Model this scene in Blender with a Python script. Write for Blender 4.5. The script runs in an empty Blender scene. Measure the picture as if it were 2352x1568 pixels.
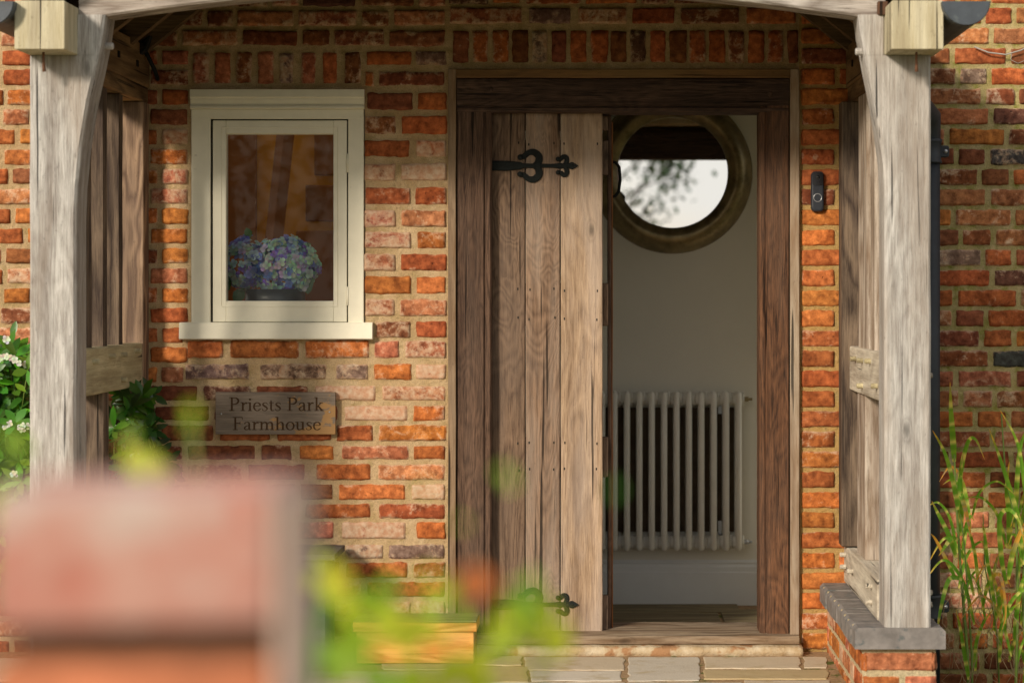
import bpy, bmesh, math, random
from mathutils import Vector, Matrix, noise
R = math.radians
rnd = random.Random(7)
sc = bpy.context.scene
col = sc.collection

# ------------------------------------------------------------------ camera
D, F, XV, YV, CZ = 8.0, 4880.0, 1383.0, 677.0, 1.27      # wall distance, focal length in survey units, vanishing point, eye height
cd = bpy.data.cameras.new('camera'); cam = bpy.data.objects.new('camera', cd); col.objects.link(cam)
cam.location = (0, -D, CZ); cam.rotation_euler = (R(90), 0, 0)
cd.sensor_width = 36; cd.lens = 36*F/2352
cd.shift_x = -(XV-1176)/2352; cd.shift_y = -(784-YV)/2352
cd.clip_start = 0.05; cd.clip_end = 500
cd.dof.use_dof = True; cd.dof.focus_distance = 7.9; cd.dof.aperture_fstop = 2.4
sc.camera = cam
def P(u, v, y=0.0):
    d = D+y
    return Vector(((u-XV)*d/F, y, CZ-(v-YV)*d/F))

# ------------------------------------------------------------------ world and sun
SUN_EL, SUN_AZ = 23.0, 33.0           # azimuth to the left of straight behind the camera
w = bpy.data.worlds.new('World'); sc.world = w; w.use_nodes = True
nt = w.node_tree; nt.nodes.clear()
o_ = nt.nodes.new('ShaderNodeOutputWorld'); bg = nt.nodes.new('ShaderNodeBackground')
sky = nt.nodes.new('ShaderNodeTexSky'); sky.sky_type = 'NISHITA'; sky.sun_disc = False
sky.sun_elevation = R(SUN_EL); sky.sun_rotation = R(180+SUN_AZ); sky.air_density = 1.2; sky.dust_density = 2.5
tc = nt.nodes.new('ShaderNodeTexCoord'); mp = nt.nodes.new('ShaderNodeMapping'); mp.inputs['Scale'].default_value = (1, 1, 2.6)
nz = nt.nodes.new('ShaderNodeTexNoise'); nz.inputs['Scale'].default_value = 3.0; nz.inputs['Detail'].default_value = 6
rp = nt.nodes.new('ShaderNodeValToRGB'); rp.color_ramp.elements[0].position = .30; rp.color_ramp.elements[1].position = .62
rp.color_ramp.elements[0].color = (.35, .35, .35, 1); rp.color_ramp.elements[1].color = (.95, .95, .95, 1)
mx = nt.nodes.new('ShaderNodeMix'); mx.data_type = 'RGBA'; mx.inputs[7].default_value = (7.7, 7.4, 7.0, 1)
L = nt.links.new
L(tc.outputs['Generated'], mp.inputs[0]); L(mp.outputs[0], nz.inputs['Vector']); L(nz.outputs[0], rp.inputs[0])
L(rp.outputs[0], mx.inputs[0]); L(sky.outputs[0], mx.inputs[6]); L(mx.outputs[2], bg.inputs[0]); L(bg.outputs[0], o_.inputs[0])
bg.inputs[1].default_value = 0.115
sd = bpy.data.lights.new('sun', 'SUN'); so = bpy.data.objects.new('sun', sd); col.objects.link(so)
sd.energy = 3.8; sd.angle = R(9.0); sd.color = (1.0, .87, .71)
sdir = Vector((-math.sin(R(SUN_AZ))*math.cos(R(SUN_EL)), -math.cos(R(SUN_AZ))*math.cos(R(SUN_EL)), math.sin(R(SUN_EL))))
so.rotation_euler = sdir.to_track_quat('Z', 'Y').to_euler(); so.location = (-5, -12, 6)
sc.view_settings.view_transform = 'Standard'; sc.view_settings.look = 'None'
sc.view_settings.exposure = 0.0; sc.view_settings.gamma = 1
sc.render.engine = 'CYCLES'; sc.cycles.use_denoising = True
sc.cycles.max_bounces = 10; sc.cycles.transparent_max_bounces = 12; sc.cycles.sample_clamp_indirect = 6
sc.cycles.caustics_reflective = False; sc.cycles.caustics_refractive = False

# ------------------------------------------------------------------ node helper
class NT:
    def __init__(s, name):
        s.mat = bpy.data.materials.new(name); s.mat.use_nodes = True
        s.t = s.mat.node_tree; s.b = s.t.nodes['Principled BSDF']; s.out = s.t.nodes['Material Output']
        s.tc = s.t.nodes.new('ShaderNodeTexCoord'); s.oi = s.t.nodes.new('ShaderNodeObjectInfo')
    def L(s, a, b): s.t.links.new(a, b)
    def put(s, sock, v):
        if isinstance(v, bpy.types.NodeSocket): s.L(v, sock)
        elif v is not None:
            if sock.type == 'RGBA' and not isinstance(v, (int, float)) and len(v) == 3: v = (*v, 1)
            sock.default_value = v
    def map(s, scale=(1,1,1), loc=(0,0,0), src=None):
        n = s.t.nodes.new('ShaderNodeMapping'); n.inputs['Scale'].default_value = scale; n.inputs['Location'].default_value = loc
        s.L(src or s.tc.outputs['Object'], n.inputs[0]); return n.outputs[0]
    def rndmap(s, scale):
        a = s.t.nodes.new('ShaderNodeVectorMath'); a.operation = 'ADD'
        m = s.t.nodes.new('ShaderNodeMath'); m.operation = 'MULTIPLY'; m.inputs[1].default_value = 37.0
        s.L(s.oi.outputs['Random'], m.inputs[0]); s.L(s.tc.outputs['Object'], a.inputs[0]); s.L(m.outputs[0], a.inputs[1])
        return s.map(scale, src=a.outputs[0])
    def noise(s, vec, scale=5, detail=4, rough=.55, dist=0):
        n = s.t.nodes.new('ShaderNodeTexNoise'); s.L(vec, n.inputs['Vector'])
        n.inputs['Scale'].default_value = scale; n.inputs['Detail'].default_value = detail
        n.inputs['Roughness'].default_value = rough; n.inputs['Distortion'].default_value = dist
        return n.outputs[0]
    def math(s, op, a, b=0, c=None, clamp=False):
        n = s.t.nodes.new('ShaderNodeMath'); n.operation = op; n.use_clamp = clamp
        s.put(n.inputs[0], a); s.put(n.inputs[1], b)
        if c is not None: s.put(n.inputs[2], c)
        return n.outputs[0]
    def ramp(s, f, stops):
        n = s.t.nodes.new('ShaderNodeValToRGB'); s.L(f, n.inputs[0]); e = n.color_ramp.elements
        while len(e) < len(stops): e.new(.5)
        for i, (p, c) in enumerate(stops):
            e[i].position = p; e[i].color = (c, c, c, 1) if isinstance(c, (int, float)) else (*c, 1)
        return n.outputs[0]
    def mix(s, f, a, b, mode='MIX'):
        n = s.t.nodes.new('ShaderNodeMix'); n.data_type = 'RGBA'; n.blend_type = mode
        s.put(n.inputs[0], f); s.put(n.inputs[6], a); s.put(n.inputs[7], b); return n.outputs[2]
    def attr(s, name='col'):
        n = s.t.nodes.new('ShaderNodeAttribute'); n.attribute_name = name; return n
    def bump(s, h, strength=.5, dist=.003, prev=None):
        n = s.t.nodes.new('ShaderNodeBump'); n.inputs['Strength'].default_value = strength; n.inputs['Distance'].default_value = dist
        s.L(h, n.inputs['Height'])
        if prev is not None: s.L(prev, n.inputs['Normal'])
        return n.outputs[0]
    def fin(s, color, rough=.8, normal=None, spec=.3, metal=0):
        s.put(s.b.inputs['Base Color'], color); s.put(s.b.inputs['Roughness'], rough)
        s.put(s.b.inputs['Specular IOR Level'], spec); s.put(s.b.inputs['Metallic'], metal)
        if normal is not None: s.L(normal, s.b.inputs['Normal'])
        return s.mat

def wood(name, light, dark, stain=None, axis='z', fig=1.0, lines=24, stain_amt=.5, bump=.5, rough=.78, fib=1.0, wide=3.0, swirl=.3):
    n = NT(name)
    def sc3(a, b): return {'z': (b, b, a), 'x': (a, b, b), 'y': (b, a, b)}[axis]
    big = n.noise(n.rndmap(sc3(1.0*wide/3, 4.6*wide/3)), 1.0, 3, .55, swirl)
    rings = n.math('PINGPONG', n.math('MULTIPLY', big, lines), 1.0)
    fine = n.noise(n.rndmap(sc3(6, 130)), 1.0, 5, .78)
    fine2 = n.noise(n.rndmap(sc3(16, 300)), 1.0, 2, .7)
    speck = n.noise(n.rndmap(sc3(40, 90)), 1.0, 3, .7)
    g = n.math('ADD', n.math('MULTIPLY', rings, .38*fig), n.math('ADD', n.math('MULTIPLY', fine, .75*fib), n.math('MULTIPLY', fine2, .35*fib)))
    g = n.math('DIVIDE', g, .38*fig+1.10*fib)
    f = n.ramp(g, [(.37, 0.0), (.61, 1.0)])
    c = n.mix(f, dark, light)
    patch = n.ramp(n.noise(n.rndmap(sc3(1.6, 9)), 1.0, 5, .6, .4), [(.40, 0.0), (.66, 1.0)])
    if stain: c = n.mix(n.math('MULTIPLY', patch, stain_amt), c, stain)
    sp = n.ramp(speck, [(.24, .66), (.40, 1.0)])
    c = n.mix(1.0, c, sp, 'MULTIPLY')
    crack = n.ramp(n.noise(n.rndmap(sc3(1.1, 60)), 1.0, 2, .5), [(.305, .18), (.34, 1.0)])
    c = n.mix(1.0, c, crack, 'MULTIPLY')
    c = n.mix(1.0, c, n.ramp(n.noise(n.rndmap(sc3(.8, 13)), 1.0, 4, .65), [(.32, (.66, .63, .62)), (.50, (1.0, 1.0, 1.0)), (.70, (1.22, 1.22, 1.22))]), 'MULTIPLY')
    vo = n.t.nodes.new('ShaderNodeTexVoronoi'); n.L(n.rndmap(sc3(2.6, 6.0)), vo.inputs['Vector']); vo.inputs['Scale'].default_value = 1.0
    wob = n.math('ADD', vo.outputs['Distance'], n.math('MULTIPLY', fine, .05))
    c = n.mix(1.0, c, n.ramp(wob, [(.05, .42), (.085, .7), (.11, .95), (.13, .82), (.16, 1.0)]), 'MULTIPLY')
    h = n.math('ADD', g, n.math('MULTIPLY', crack, .6))
    return n.fin(c, rough, n.bump(h, min(1, bump*1.5), .006), .25)

def plain(name, c, rough=.5, spec=.4, metal=0, var=.12, scale=30, bump=0.0, spot=None):
    n = NT(name)
    v = n.noise(n.rndmap((1,1,1)), scale, 5, .6)
    d = tuple(x*(1-var) for x in c); l = tuple(min(1, x*(1+var)) for x in c)
    cc = n.mix(n.ramp(v, [(.3, 0.0), (.7, 1.0)]), d, l)
    if spot:
        cc = n.mix(n.ramp(n.noise(n.rndmap((1,1,1)), spot[1], 6, .65), [(spot[2], 0.0), (spot[2]+.08, 1.0)]), cc, spot[0])
    return n.fin(cc, rough, n.bump(v, bump, .003) if bump else None, spec, metal)

def leafmat(name, trans=.35, rough=.38, spec=.5):
    n = NT(name); a = n.attr()
    n.put(n.b.inputs['Base Color'], a.outputs['Color']); n.b.inputs['Roughness'].default_value = rough
    n.b.inputs['Specular IOR Level'].default_value = spec
    t = n.t.nodes.new('ShaderNodeBsdfTranslucent'); m = n.t.nodes.new('ShaderNodeMixShader'); m.inputs[0].default_value = trans
    b2 = n.mix(.5, a.outputs['Color'], (.5, .55, .05), 'MIX'); n.L(n.mix(1, a.outputs['Color'], (1.6, 1.7, .9), 'MULTIPLY'), t.inputs[0])
    n.L(n.b.outputs[0], m.inputs[1]); n.L(t.outputs[0], m.inputs[2]); n.L(m.outputs[0], n.out.inputs[0]); return n.mat

M = {}
def brickmat():
    n = NT('brick_clay'); a = n.attr(); ob = n.tc.outputs['Object']
    m1 = n.noise(ob, 38, 6, .65); m2 = n.noise(ob, 130, 4, .7); m3 = n.noise(ob, 16, 5, .6, .8)
    m0 = n.noise(ob, 11, 4, .6, .6)
    c = n.mix(1, a.outputs['Color'], n.ramp(m1, [(.30, (.42, .38, .38)), (.5, (.95, .95, .95)), (.68, (1.45, 1.55, 1.6))]), 'MULTIPLY')
    c = n.mix(n.math('MULTIPLY', n.ramp(m0, [(.50, 0.0), (.60, 1.0)]), .55), c, n.mix(1, c, (.58, .47, .42), 'MULTIPLY'))
    c = n.mix(n.ramp(m2, [(.25, 0.0), (.42, 1.0)]), n.mix(1, c, (.55, .5, .5), 'MULTIPLY'), c)
    # lime bloom and mortar smears, each brick with its own amount held in alpha
    wsh = n.math('ADD', n.math('MULTIPLY', m3, .50), n.math('ADD', n.math('MULTIPLY', m1, .28), n.math('MULTIPLY', m2, .22)))
    th = n.math('SUBTRACT', 1.0, a.outputs['Alpha'])
    f = n.math('MULTIPLY', n.math('SUBTRACT', wsh, n.math('ADD', n.math('MULTIPLY', th, .40), .33)), 10.0, clamp=True)
    pale = n.mix(n.ramp(n.noise(ob, 60, 3), [(.35, 0.0), (.65, 1.0)]), (.52, .31, .19), (.66, .53, .39))
    c = n.mix(n.math('MULTIPLY', f, .78), c, pale)
    pit = n.ramp(n.noise(ob, 75, 3, .6), [(.24, .25), (.31, 1.0)])
    c = n.mix(1, c, pit, 'MULTIPLY')
    c = n.mix(1, c, n.ramp(n.noise(ob, 1.7, 4, .6), [(.30, (.74, .72, .66)), (.62, (1.08, 1.06, 1.04))]), 'MULTIPLY')
    h = n.math('ADD', n.math('MULTIPLY', m2, .35), n.math('ADD', n.math('MULTIPLY', m1, .6), n.math('MULTIPLY', pit, .35)))
    return n.fin(c, .88, n.bump(h, 1.0, .006), .2)
M['brick'] = brickmat()
def mortar(name, a, b, c3):
    n = NT(name); ob = n.tc.outputs['Object']
    m = n.noise(ob, 9, 5, .6); g = n.noise(ob, 260, 3, .7); g2 = n.noise(ob, 60, 4, .65)
    c = n.mix(n.ramp(m, [(.35, 0.0), (.65, 1.0)]), a, b)
    c = n.mix(n.ramp(n.noise(ob, 22, 5, .6), [(.5, 0.0), (.68, 1.0)]), c, c3)
    c = n.mix(1, c, n.ramp(g, [(.25, .55), (.5, 1.0), (.8, 1.2)]), 'MULTIPLY')
    return n.fin(c, .95, n.bump(n.math('ADD', g2, n.math('MULTIPLY', g, .5)), 1.0, .009), .1)
M['mortar'] = mortar('lime_mortar', (.48, .33, .17), (.60, .45, .27), (.42, .31, .15))
M['mortar_moss'] = mortar('mossy_mortar', (.42, .35, .14), (.56, .46, .25), (.28, .28, .06))
M['mortar_gold'] = mortar('golden_mortar', (.46, .29, .10), (.50, .34, .14), (.45, .33, .14))

M['oak_post'] = wood('weathered_oak', (.58, .57, .545), (.28, .26, .24), (.30, .25, .205), 'z', .35, 30, .70, .8, fib=1.25)
M['oak_post_x'] = wood('weathered_oak_across', (.52, .49, .455), (.20, .175, .155), (.28, .21, .16), 'x', .8, 16, .5, .7)
M['oak_end'] = wood('fresh_oak_end', (.60, .56, .41), (.40, .35, .23), (.38, .31, .16), 'z', .5, 9, .4, .4, fib=.7)
M['oak_rail'] = wood('lichened_oak', (.60, .54, .34), (.32, .27, .16), (.30, .26, .15), 'y', .6, 12, .6, .5)
M['oak_rail_pale'] = wood('pale_oak', (.66, .61, .50), (.38, .33, .26), (.38, .33, .26), 'y', .6, 12, .5, .5)
M['oak_plate'] = wood('brown_oak_plate', (.28, .18, .085), (.10, .06, .03), (.15, .09, .04), 'y', .8, 14, .6, .5)
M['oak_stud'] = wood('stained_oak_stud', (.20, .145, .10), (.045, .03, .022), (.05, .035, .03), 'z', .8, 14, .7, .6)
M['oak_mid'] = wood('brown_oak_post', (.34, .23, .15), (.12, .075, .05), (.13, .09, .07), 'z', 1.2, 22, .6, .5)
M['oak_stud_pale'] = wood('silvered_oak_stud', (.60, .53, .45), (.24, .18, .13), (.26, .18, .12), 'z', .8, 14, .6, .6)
M['oak_rafter'] = wood('roof_timber', (.20, .13, .065), (.07, .042, .02), (.1, .06, .03), 'x', .5, 12, .5, .4)
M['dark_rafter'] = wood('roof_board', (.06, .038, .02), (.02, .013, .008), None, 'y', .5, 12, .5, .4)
M['frame_l'] = wood('dark_oak_frame', (.165, .098, .064), (.032, .018, .012), (.09, .06, .045), 'z', .25, 50, .6, 1.0)
M['frame_r'] = wood('reddish_oak_frame', (.20, .095, .048), (.032, .017, .011), (.12, .075, .052), 'z', .25, 50, .5, 1.0)
M['frame_x'] = wood('dark_oak_lintel', (.125, .075, .052), (.014, .009, .007), (.05, .032, .025), 'x', .25, 50, .6, 1.0)
M['trim'] = wood('oak_trim', (.26, .17, .10), (.14, .08, .04), (.30, .24, .17), 'z', .5, 20, .6, .4)
M['trim_pale'] = wood('silvered_oak_trim', (.40, .33, .25), (.24, .17, .11), (.30, .18, .10), 'z', .5, 20, .5, .4)
M['trim_x'] = wood('oak_trim_across', (.24, .13, .05), (.13, .07, .03), (.18, .12, .05), 'x', .5, 20, .6, .4)
M['plank_a'] = wood('oak_plank_dark', (.22, .145, .095), (.07, .042, .028), (.17, .125, .095), 'z', .42, 60, .6, .5, wide=3.0, swirl=.55)
M['plank_b'] = wood('oak_plank', (.33, .215, .14), (.12, .072, .045), (.34, .28, .23), 'z', .42, 60, .6, .5, wide=3.0, swirl=.8)
M['plank_c'] = wood('oak_plank_pale', (.46, .33, .22), (.20, .13, .08), (.40, .33, .28), 'z', .35, 40, .6, .5, wide=2.2, swirl=.4)
M['sillwood'] = wood('worn_threshold_oak', (.38, .30, .21), (.15, .10, .06), (.22, .14, .08), 'x', .8, 22, .6, .7)
M['cream'] = plain('cream_gloss_paint', (.80, .765, .62), .40, .38, 0, .05, 14, .2, ((.50, .47, .36), 34, .67))
M['gap'] = plain('dark_gap', (.015, .013, .01), .9, .1)
M['iron'] = plain('black_iron', (.010, .0125, .012), .75, .2, 0, .3, 60, .3)
M['castiron'] = plain('blue_grey_painted_iron', (.055, .068, .085), .5, .4, 0, .2, 20, .2, ((.09, .11, .12), 12, .58))
M['downpipe'] = plain('charcoal_painted_pipe', (.028, .034, .042), .55, .4, 0, .2, 20, .2)
M['rust'] = plain('rusty_iron', (.20, .10, .06), .8, .2, 0, .3, 120, .3)
M['paint_in'] = plain('interior_plaster', (.82, .80, .73), .8, .2, 0, .03, 3, .05)
M['skirt'] = plain('grey_skirting_paint', (.80, .83, .85), .45, .4, 0, .03, 8)
M['rad'] = plain('radiator_enamel', (.84, .83, .77), .35, .45, 0, .03, 8)
M['ceil'] = plain('dark_interior_timber', (.06, .04, .025), .8, .2)
M['brown_in'] = plain('brown_panelling', (.72, .34, .05), .6, .3, 0, .15, 4)
M['brown_dark'] = plain('dark_brown_timber', (.26, .095, .025), .6, .3, 0, .2, 6)
M['plastic'] = plain('slate_blue_plastic', (.022, .027, .038), .45, .4, 0, .1, 20)
M['blackgloss'] = plain('gloss_black', (.008, .008, .01), .12, .6)
M['silver'] = plain('silver_ring', (.45, .47, .5), .3, .5, .6)
M['lightgrey'] = plain('grey_cable', (.35, .33, .3), .6, .3)
M['vase'] = plain('slate_vase', (.035, .045, .055), .35, .5)
M['stonegrey'] = plain('engineering_brick', (.20, .185, .175), .75, .3, 0, .3, 18, .5, ((.11, .12, .12), 22, .56))
M['sandmortar'] = mortar('pale_mortar', (.55, .44, .26), (.62, .52, .34), (.5, .42, .25))
M['chestwood'] = wood('grey_painted_chest', (.14, .13, .13), (.06, .055, .055), (.09, .06, .06), 'x', .5, 20, .5, .5)
M['orangewood'] = wood('honey_pine', (.72, .36, .10), (.50, .20, .045), (.62, .33, .14), 'x', 1.4, 20, .5, .3, wide=4)
M['lidwood'] = wood('greyed_pine_lid', (.30, .24, .14), (.15, .11, .06), (.2, .18, .1), 'x', .6, 20, .5, .4)
M['pine_side_shade'] = wood('shaded_pine', (.42, .24, .09), (.25, .13, .05), None, 'y', .5, 20)  # darker pine for the right side, its shade put into the colour

def glass():
    n = NT('window_glass')
    tr = n.t.nodes.new('ShaderNodeBsdfTransparent'); tr.inputs[0].default_value = (.93, .95, .93, 1)
    gl = n.t.nodes.new('ShaderNodeBsdfGlossy'); gl.inputs['Roughness'].default_value = .015
    fr = n.t.nodes.new('ShaderNodeFresnel'); fr.inputs[0].default_value = 1.5
    
    m = n.t.nodes.new('ShaderNodeMixShader'); f = n.math('MULTIPLY', fr.outputs[0], .6)
    n.L(f, m.inputs[0]); n.L(tr.outputs[0], m.inputs[1]); n.L(gl.outputs[0], m.inputs[2]); n.L(m.outputs[0], n.out.inputs[0]); return n.mat
M['glass'] = glass()
n = NT('mirror_glass'); M['mirror'] = n.fin((.93, .95, .95), .0, None, .5, 1.0)
n = NT('aged_brass'); v = n.noise(n.tc.outputs['Object'], 14, 6, .65)
M['brass'] = n.fin(n.mix(n.ramp(v, [(.3, 0.0), (.7, 1.0)]), (.13, .10, .05), (.38, .30, .16)), .42, n.bump(v, .3, .003), .5, .75)
M['leaf'] = leafmat('glossy_leaf', .25, .3, .55)
M['leaf_soft'] = leafmat('thin_leaf', .5, .5, .3)
M['petal'] = leafmat('petal', .3, .6, .2)
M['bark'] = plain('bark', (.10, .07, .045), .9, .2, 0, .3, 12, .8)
M['stem'] = plain('green_stem', (.16, .24, .05), .6, .3, 0, .2, 30)
def paving():
    n = NT('sandstone_flag'); a = n.attr(); ob = n.tc.outputs['Object']
    m = n.noise(n.map((6, 14, 6)), 1, 6, .6, .5)
    c = n.mix(n.ramp(m, [(.3, .80), (.7, 1.0)]), (.3, .24, .15), a.outputs['Color'])
    c = n.mix(n.ramp(n.noise(ob, 9, 5, .6), [(.54, 0.0), (.70, .7)]), c, (.38, .29, .14))
    return n.fin(c, .8, n.bump(n.math('ADD', m, n.math('MULTIPLY', n.noise(ob, 90, 4), .3)), .6, .008), .25)
M['flag'] = paving()
M['joint'] = plain('dirt_joint', (.34, .23, .13), .95, .1, 0, .4, 60, .8, ((.10, .12, .03), 14, .56))
n = NT('soil_and_turf'); ob = n.tc.outputs['Object']
M['ground'] = n.fin(n.mix(n.ramp(n.noise(ob, 1.2, 6, .6), [(.4, 0.0), (.6, 1.0)]), (.14, .10, .06), (.09, .13, .035)), .95, n.bump(n.noise(ob, 30, 5), .8, .03), .1)
def stone():
    n = NT('rough_limestone'); ob = n.tc.outputs['Object']
    m = n.noise(ob, 14, 6, .62); k = n.noise(ob, 70, 4, .6)
    c = n.mix(n.ramp(m, [(.35, 0.0), (.62, 1.0)]), (.60, .52, .38), (.42, .31, .18))
    c = n.mix(n.ramp(n.noise(ob, 6, 4, .6), [(.60, 0.0), (.64, 1.0)]), c, (.36, .20, .10))
    return n.fin(c, .9, n.bump(n.math('ADD', m, n.math('MULTIPLY', k, .4)), .9, .012), .15)
M['step'] = stone()
def signwood():
    n = NT('name_board_wood'); ob = n.tc.outputs['Object']
    g = n.noise(n.map((9, 60, 160)), 1, 4, .6)
    c = n.mix(n.ramp(g, [(.3, 0.0), (.7, 1.0)]), (.11, .085, .065), (.23, .18, .135))
    p = n.noise(n.map((14, 14, 22), (3.3, 0, 1)), 1, 5, .65)
    # honey-coloured wear, heavier towards the lower right end of the board
    x = n.t.nodes.new('ShaderNodeSeparateXYZ'); n.L(ob, x.inputs[0])
    bias = n.math('ADD', n.math('MULTIPLY', x.outputs[0], .75), n.math('MULTIPLY', x.outputs[2], -.55))
    f = n.ramp(n.math('ADD', p, bias), [(.60, 0.0), (.66, 1.0)])
    c = n.mix(f, c, (.34, .19, .07))
    return n.fin(c, .6, n.bump(g, .4, .002), .35)
M['sign'] = signwood()
M['sigletter'] = plain('carved_letter_brown', (.055, .028, .012), .8, .2)
def pierbrick():
    n = NT('pale_pink_brick'); ob = n.tc.outputs['Object']
    v = n.noise(ob, 34, 4, .6); v2 = n.noise(ob, 16, 3, .6)
    c = n.mix(n.ramp(v, [(.35, 0.0), (.65, 1.0)]), (.43, .165, .125), (.50, .30, .25))
    c = n.mix(n.ramp(v2, [(.50, 0.0), (.66, .8)]), c, (.50, .42, .38))
    return n.fin(c, .9, n.bump(v, .8, .004), .2)
M['pier'] = pierbrick()
M['pier_orange'] = plain('orange_brick', (.50, .18, .09), .9, .2, 0, .25, 30, .6)
M['pier_side'] = plain('sandy_render', (.70, .52, .43), .95, .1, 0, .15, 30, .6)
M['pier_joint'] = plain('brown_joint', (.09, .05, .03), .95, .1)

# ------------------------------------------------------------------ mesh helpers
class MB:
    def __init__(s): s.v = []; s.f = []; s.m = []; s.c = []; s.cur = (1, 1, 1, 1); s.mi = 0; s.smooth = []
    def vert(s, p, c=None): s.v.append(tuple(p)); s.c.append(c or s.cur); return len(s.v)-1
    def face(s, idx, sm=False): s.f.append(idx); s.m.append(s.mi); s.smooth.append(sm)
    def loft(s, secs, cap=True, closed=True, sm=False):
        rows = [[s.vert(p) for p in sec] for sec in secs]; n = len(rows[0])
        for a, b in zip(rows, rows[1:]):
            for i in range(n if closed else n-1):
                j = (i+1) % n; s.face((a[i], a[j], b[j], b[i]), sm)
        if cap and closed: s.face(tuple(reversed(rows[0]))); s.face(tuple(rows[-1]))
    def beam(s, x, y, z, axis='z', r=.006, n=10, jit=.0012, seed=None):
        seed = rnd.random()*50 if seed is None else seed
        A = {'x': (x, y, z), 'y': (y, z, x), 'z': (z, x, y)}[axis]
        (a0, a1), (b0, b1), (c0, c1) = [(min(t), max(t)) for t in A]
        r = min(r, (b1-b0)*.45, (c1-c0)*.45)
        def ring(e):
            q = []
            for (cx, cy, sx, sy) in ((b1, c1, -1, -1), (b0, c1, 1, -1), (b0, c0, 1, 1), (b1, c0, -1, 1)):
                k = ((0, 1), (.3, .3), (1, 0)) if (sx*sy > 0) else ((1, 0), (.3, .3), (0, 1))
                k = [(t[1], t[0]) for t in k] if False else k
                for t in k:
                    q.append((cx+sx*r*t[0]+(e*sx), cy+sy*r*t[1]+(e*sy)))
            return q
        ts = [0, min(r*.5, .003)] + [ (i/n)*(a1-a0) for i in range(1, n)] + [(a1-a0)-min(r*.5, .003), a1-a0]
        secs = []
        for k, t in enumerate(ts):
            e = min(r*.5, .003) if k in (0, len(ts)-1) else 0
            sec = []
            for (b, c) in ring(e):
                jb = noise.noise(Vector((t*7+seed, b*3, c*3)))*jit; jc = noise.noise(Vector((t*7, b*3+seed, c*3+9)))*jit
                b2, c2, a = b+jb, c+jc, a0+t
                sec.append({'x': (a, b2, c2), 'y': (c2, a, b2), 'z': (b2, c2, a)}[axis])
            secs.append(sec)
        s.loft(secs)
        return s
    def box(s, x0, x1, y0, y1, z0, z1):
        i = [s.vert(p) for p in ((x0,y0,z0),(x1,y0,z0),(x1,y1,z0),(x0,y1,z0),(x0,y0,z1),(x1,y0,z1),(x1,y1,z1),(x0,y1,z1))]
        for f in ((0,3,2,1),(4,5,6,7),(0,1,5,4),(1,2,6,5),(2,3,7,6),(3,0,4,7)): s.face(tuple(i[k] for k in f))
        return s
    def tube(s, pts, rad, n=10, cap=True, sm=True):
        pts = [Vector(p) for p in pts]; secs = []
        ref = None
        for i, p in enumerate(pts):
            t = (pts[min(i+1, len(pts)-1)]-pts[max(i-1, 0)]).normalized()
            if ref is None: ref = Vector((0,0,1)) if abs(t.z) < .9 else Vector((1,0,0))
            a = t.cross(ref)
            if a.length < 1e-4: a = t.cross(Vector((0,1,0)))
            a.normalize(); b = a.cross(t).normalized(); ref = b
            rr = rad[i] if isinstance(rad, (list, tuple)) else rad
            secs.append([p+a*rr*math.cos(2*math.pi*k/n)+b*rr*math.sin(2*math.pi*k/n) for k in range(n)])
        s.loft(secs, cap, True, sm); return s
    def lathe(s, prof, o, ax='z', n=32, sm=True):
        o = Vector(o); rows = []
        for r, h in prof:
            row = []
            for k in range(n):
                c, q = r*math.cos(2*math.pi*k/n), r*math.sin(2*math.pi*k/n)
                row.append(s.vert(o+Vector({'z': (c, q, h), 'y': (c, h, q), 'x': (h, c, q)}[ax])))
            rows.append(row)
        for a, b in zip(rows, rows[1:]):
            for i in range(n): s.face((a[i], a[(i+1) % n], b[(i+1) % n], b[i]), sm)
        return s
    def leaf(s, base, d, up, Ln, W, curl=.15, c=None, fold=.12):
        d = Vector(d).normalized(); side = d.cross(Vector(up))
        if side.length < 1e-3: side = d.cross(Vector((.3, .9, .1)))
        side.normalize(); nrm = side.cross(d).normalized(); base = Vector(base)
        prof = ((0, .06), (.22, .62), (.5, 1.0), (.78, .72), (1.0, .02))
        prev = None
        for t, wd in prof:
            ctr = base+d*Ln*t-nrm*curl*Ln*t*t
            row = (s.vert(ctr-side*W*wd*.5+nrm*fold*W*wd, c), s.vert(ctr, c), s.vert(ctr+side*W*wd*.5+nrm*fold*W*wd, c))
            if prev: s.face((prev[0], prev[1], row[1], row[0]), True); s.face((prev[1], prev[2], row[2], row[1]), True)
            prev = row
        return s
    def petal(s, base, d, up, Ln, W, curl, c):
        d = Vector(d).normalized(); side = d.cross(Vector(up)).normalized(); nrm = side.cross(d).normalized(); base = Vector(base); prev = None
        for t, wd in ((0, .18), (.2, .62), (.45, .95), (.7, 1.0), (.9, .72), (1.0, .30)):
            ctr = base+d*Ln*t-nrm*curl*Ln*t*t; k = .62+.38*t
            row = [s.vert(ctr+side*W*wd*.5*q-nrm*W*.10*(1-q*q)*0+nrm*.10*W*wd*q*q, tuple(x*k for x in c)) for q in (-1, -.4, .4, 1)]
            if prev:
                for i in range(3): s.face((prev[i], prev[i+1], row[i+1], row[i]), True)
            prev = row
    def build(s, name, mats, parent=None, **kw):
        me = bpy.data.meshes.new(name)
        off = Vector((0,0,0))
        if parent is not None: off = WL[parent.name]
        me.from_pydata([tuple(Vector(p)-off) for p in s.v], [], s.f)
        mats = mats if isinstance(mats, (list, tuple)) else [mats]
        for m in mats: me.materials.append(M[m])
        me.polygons.foreach_set('material_index', s.m); me.polygons.foreach_set('use_smooth', s.smooth)
        if any(c != (1,1,1,1) for c in s.c):
            a = me.color_attributes.new('col', 'FLOAT_COLOR', 'POINT')
            a.data.foreach_set('color', [x for c in s.c for x in (c if len(c) == 4 else (*c, 1))])
        me.update()
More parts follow.
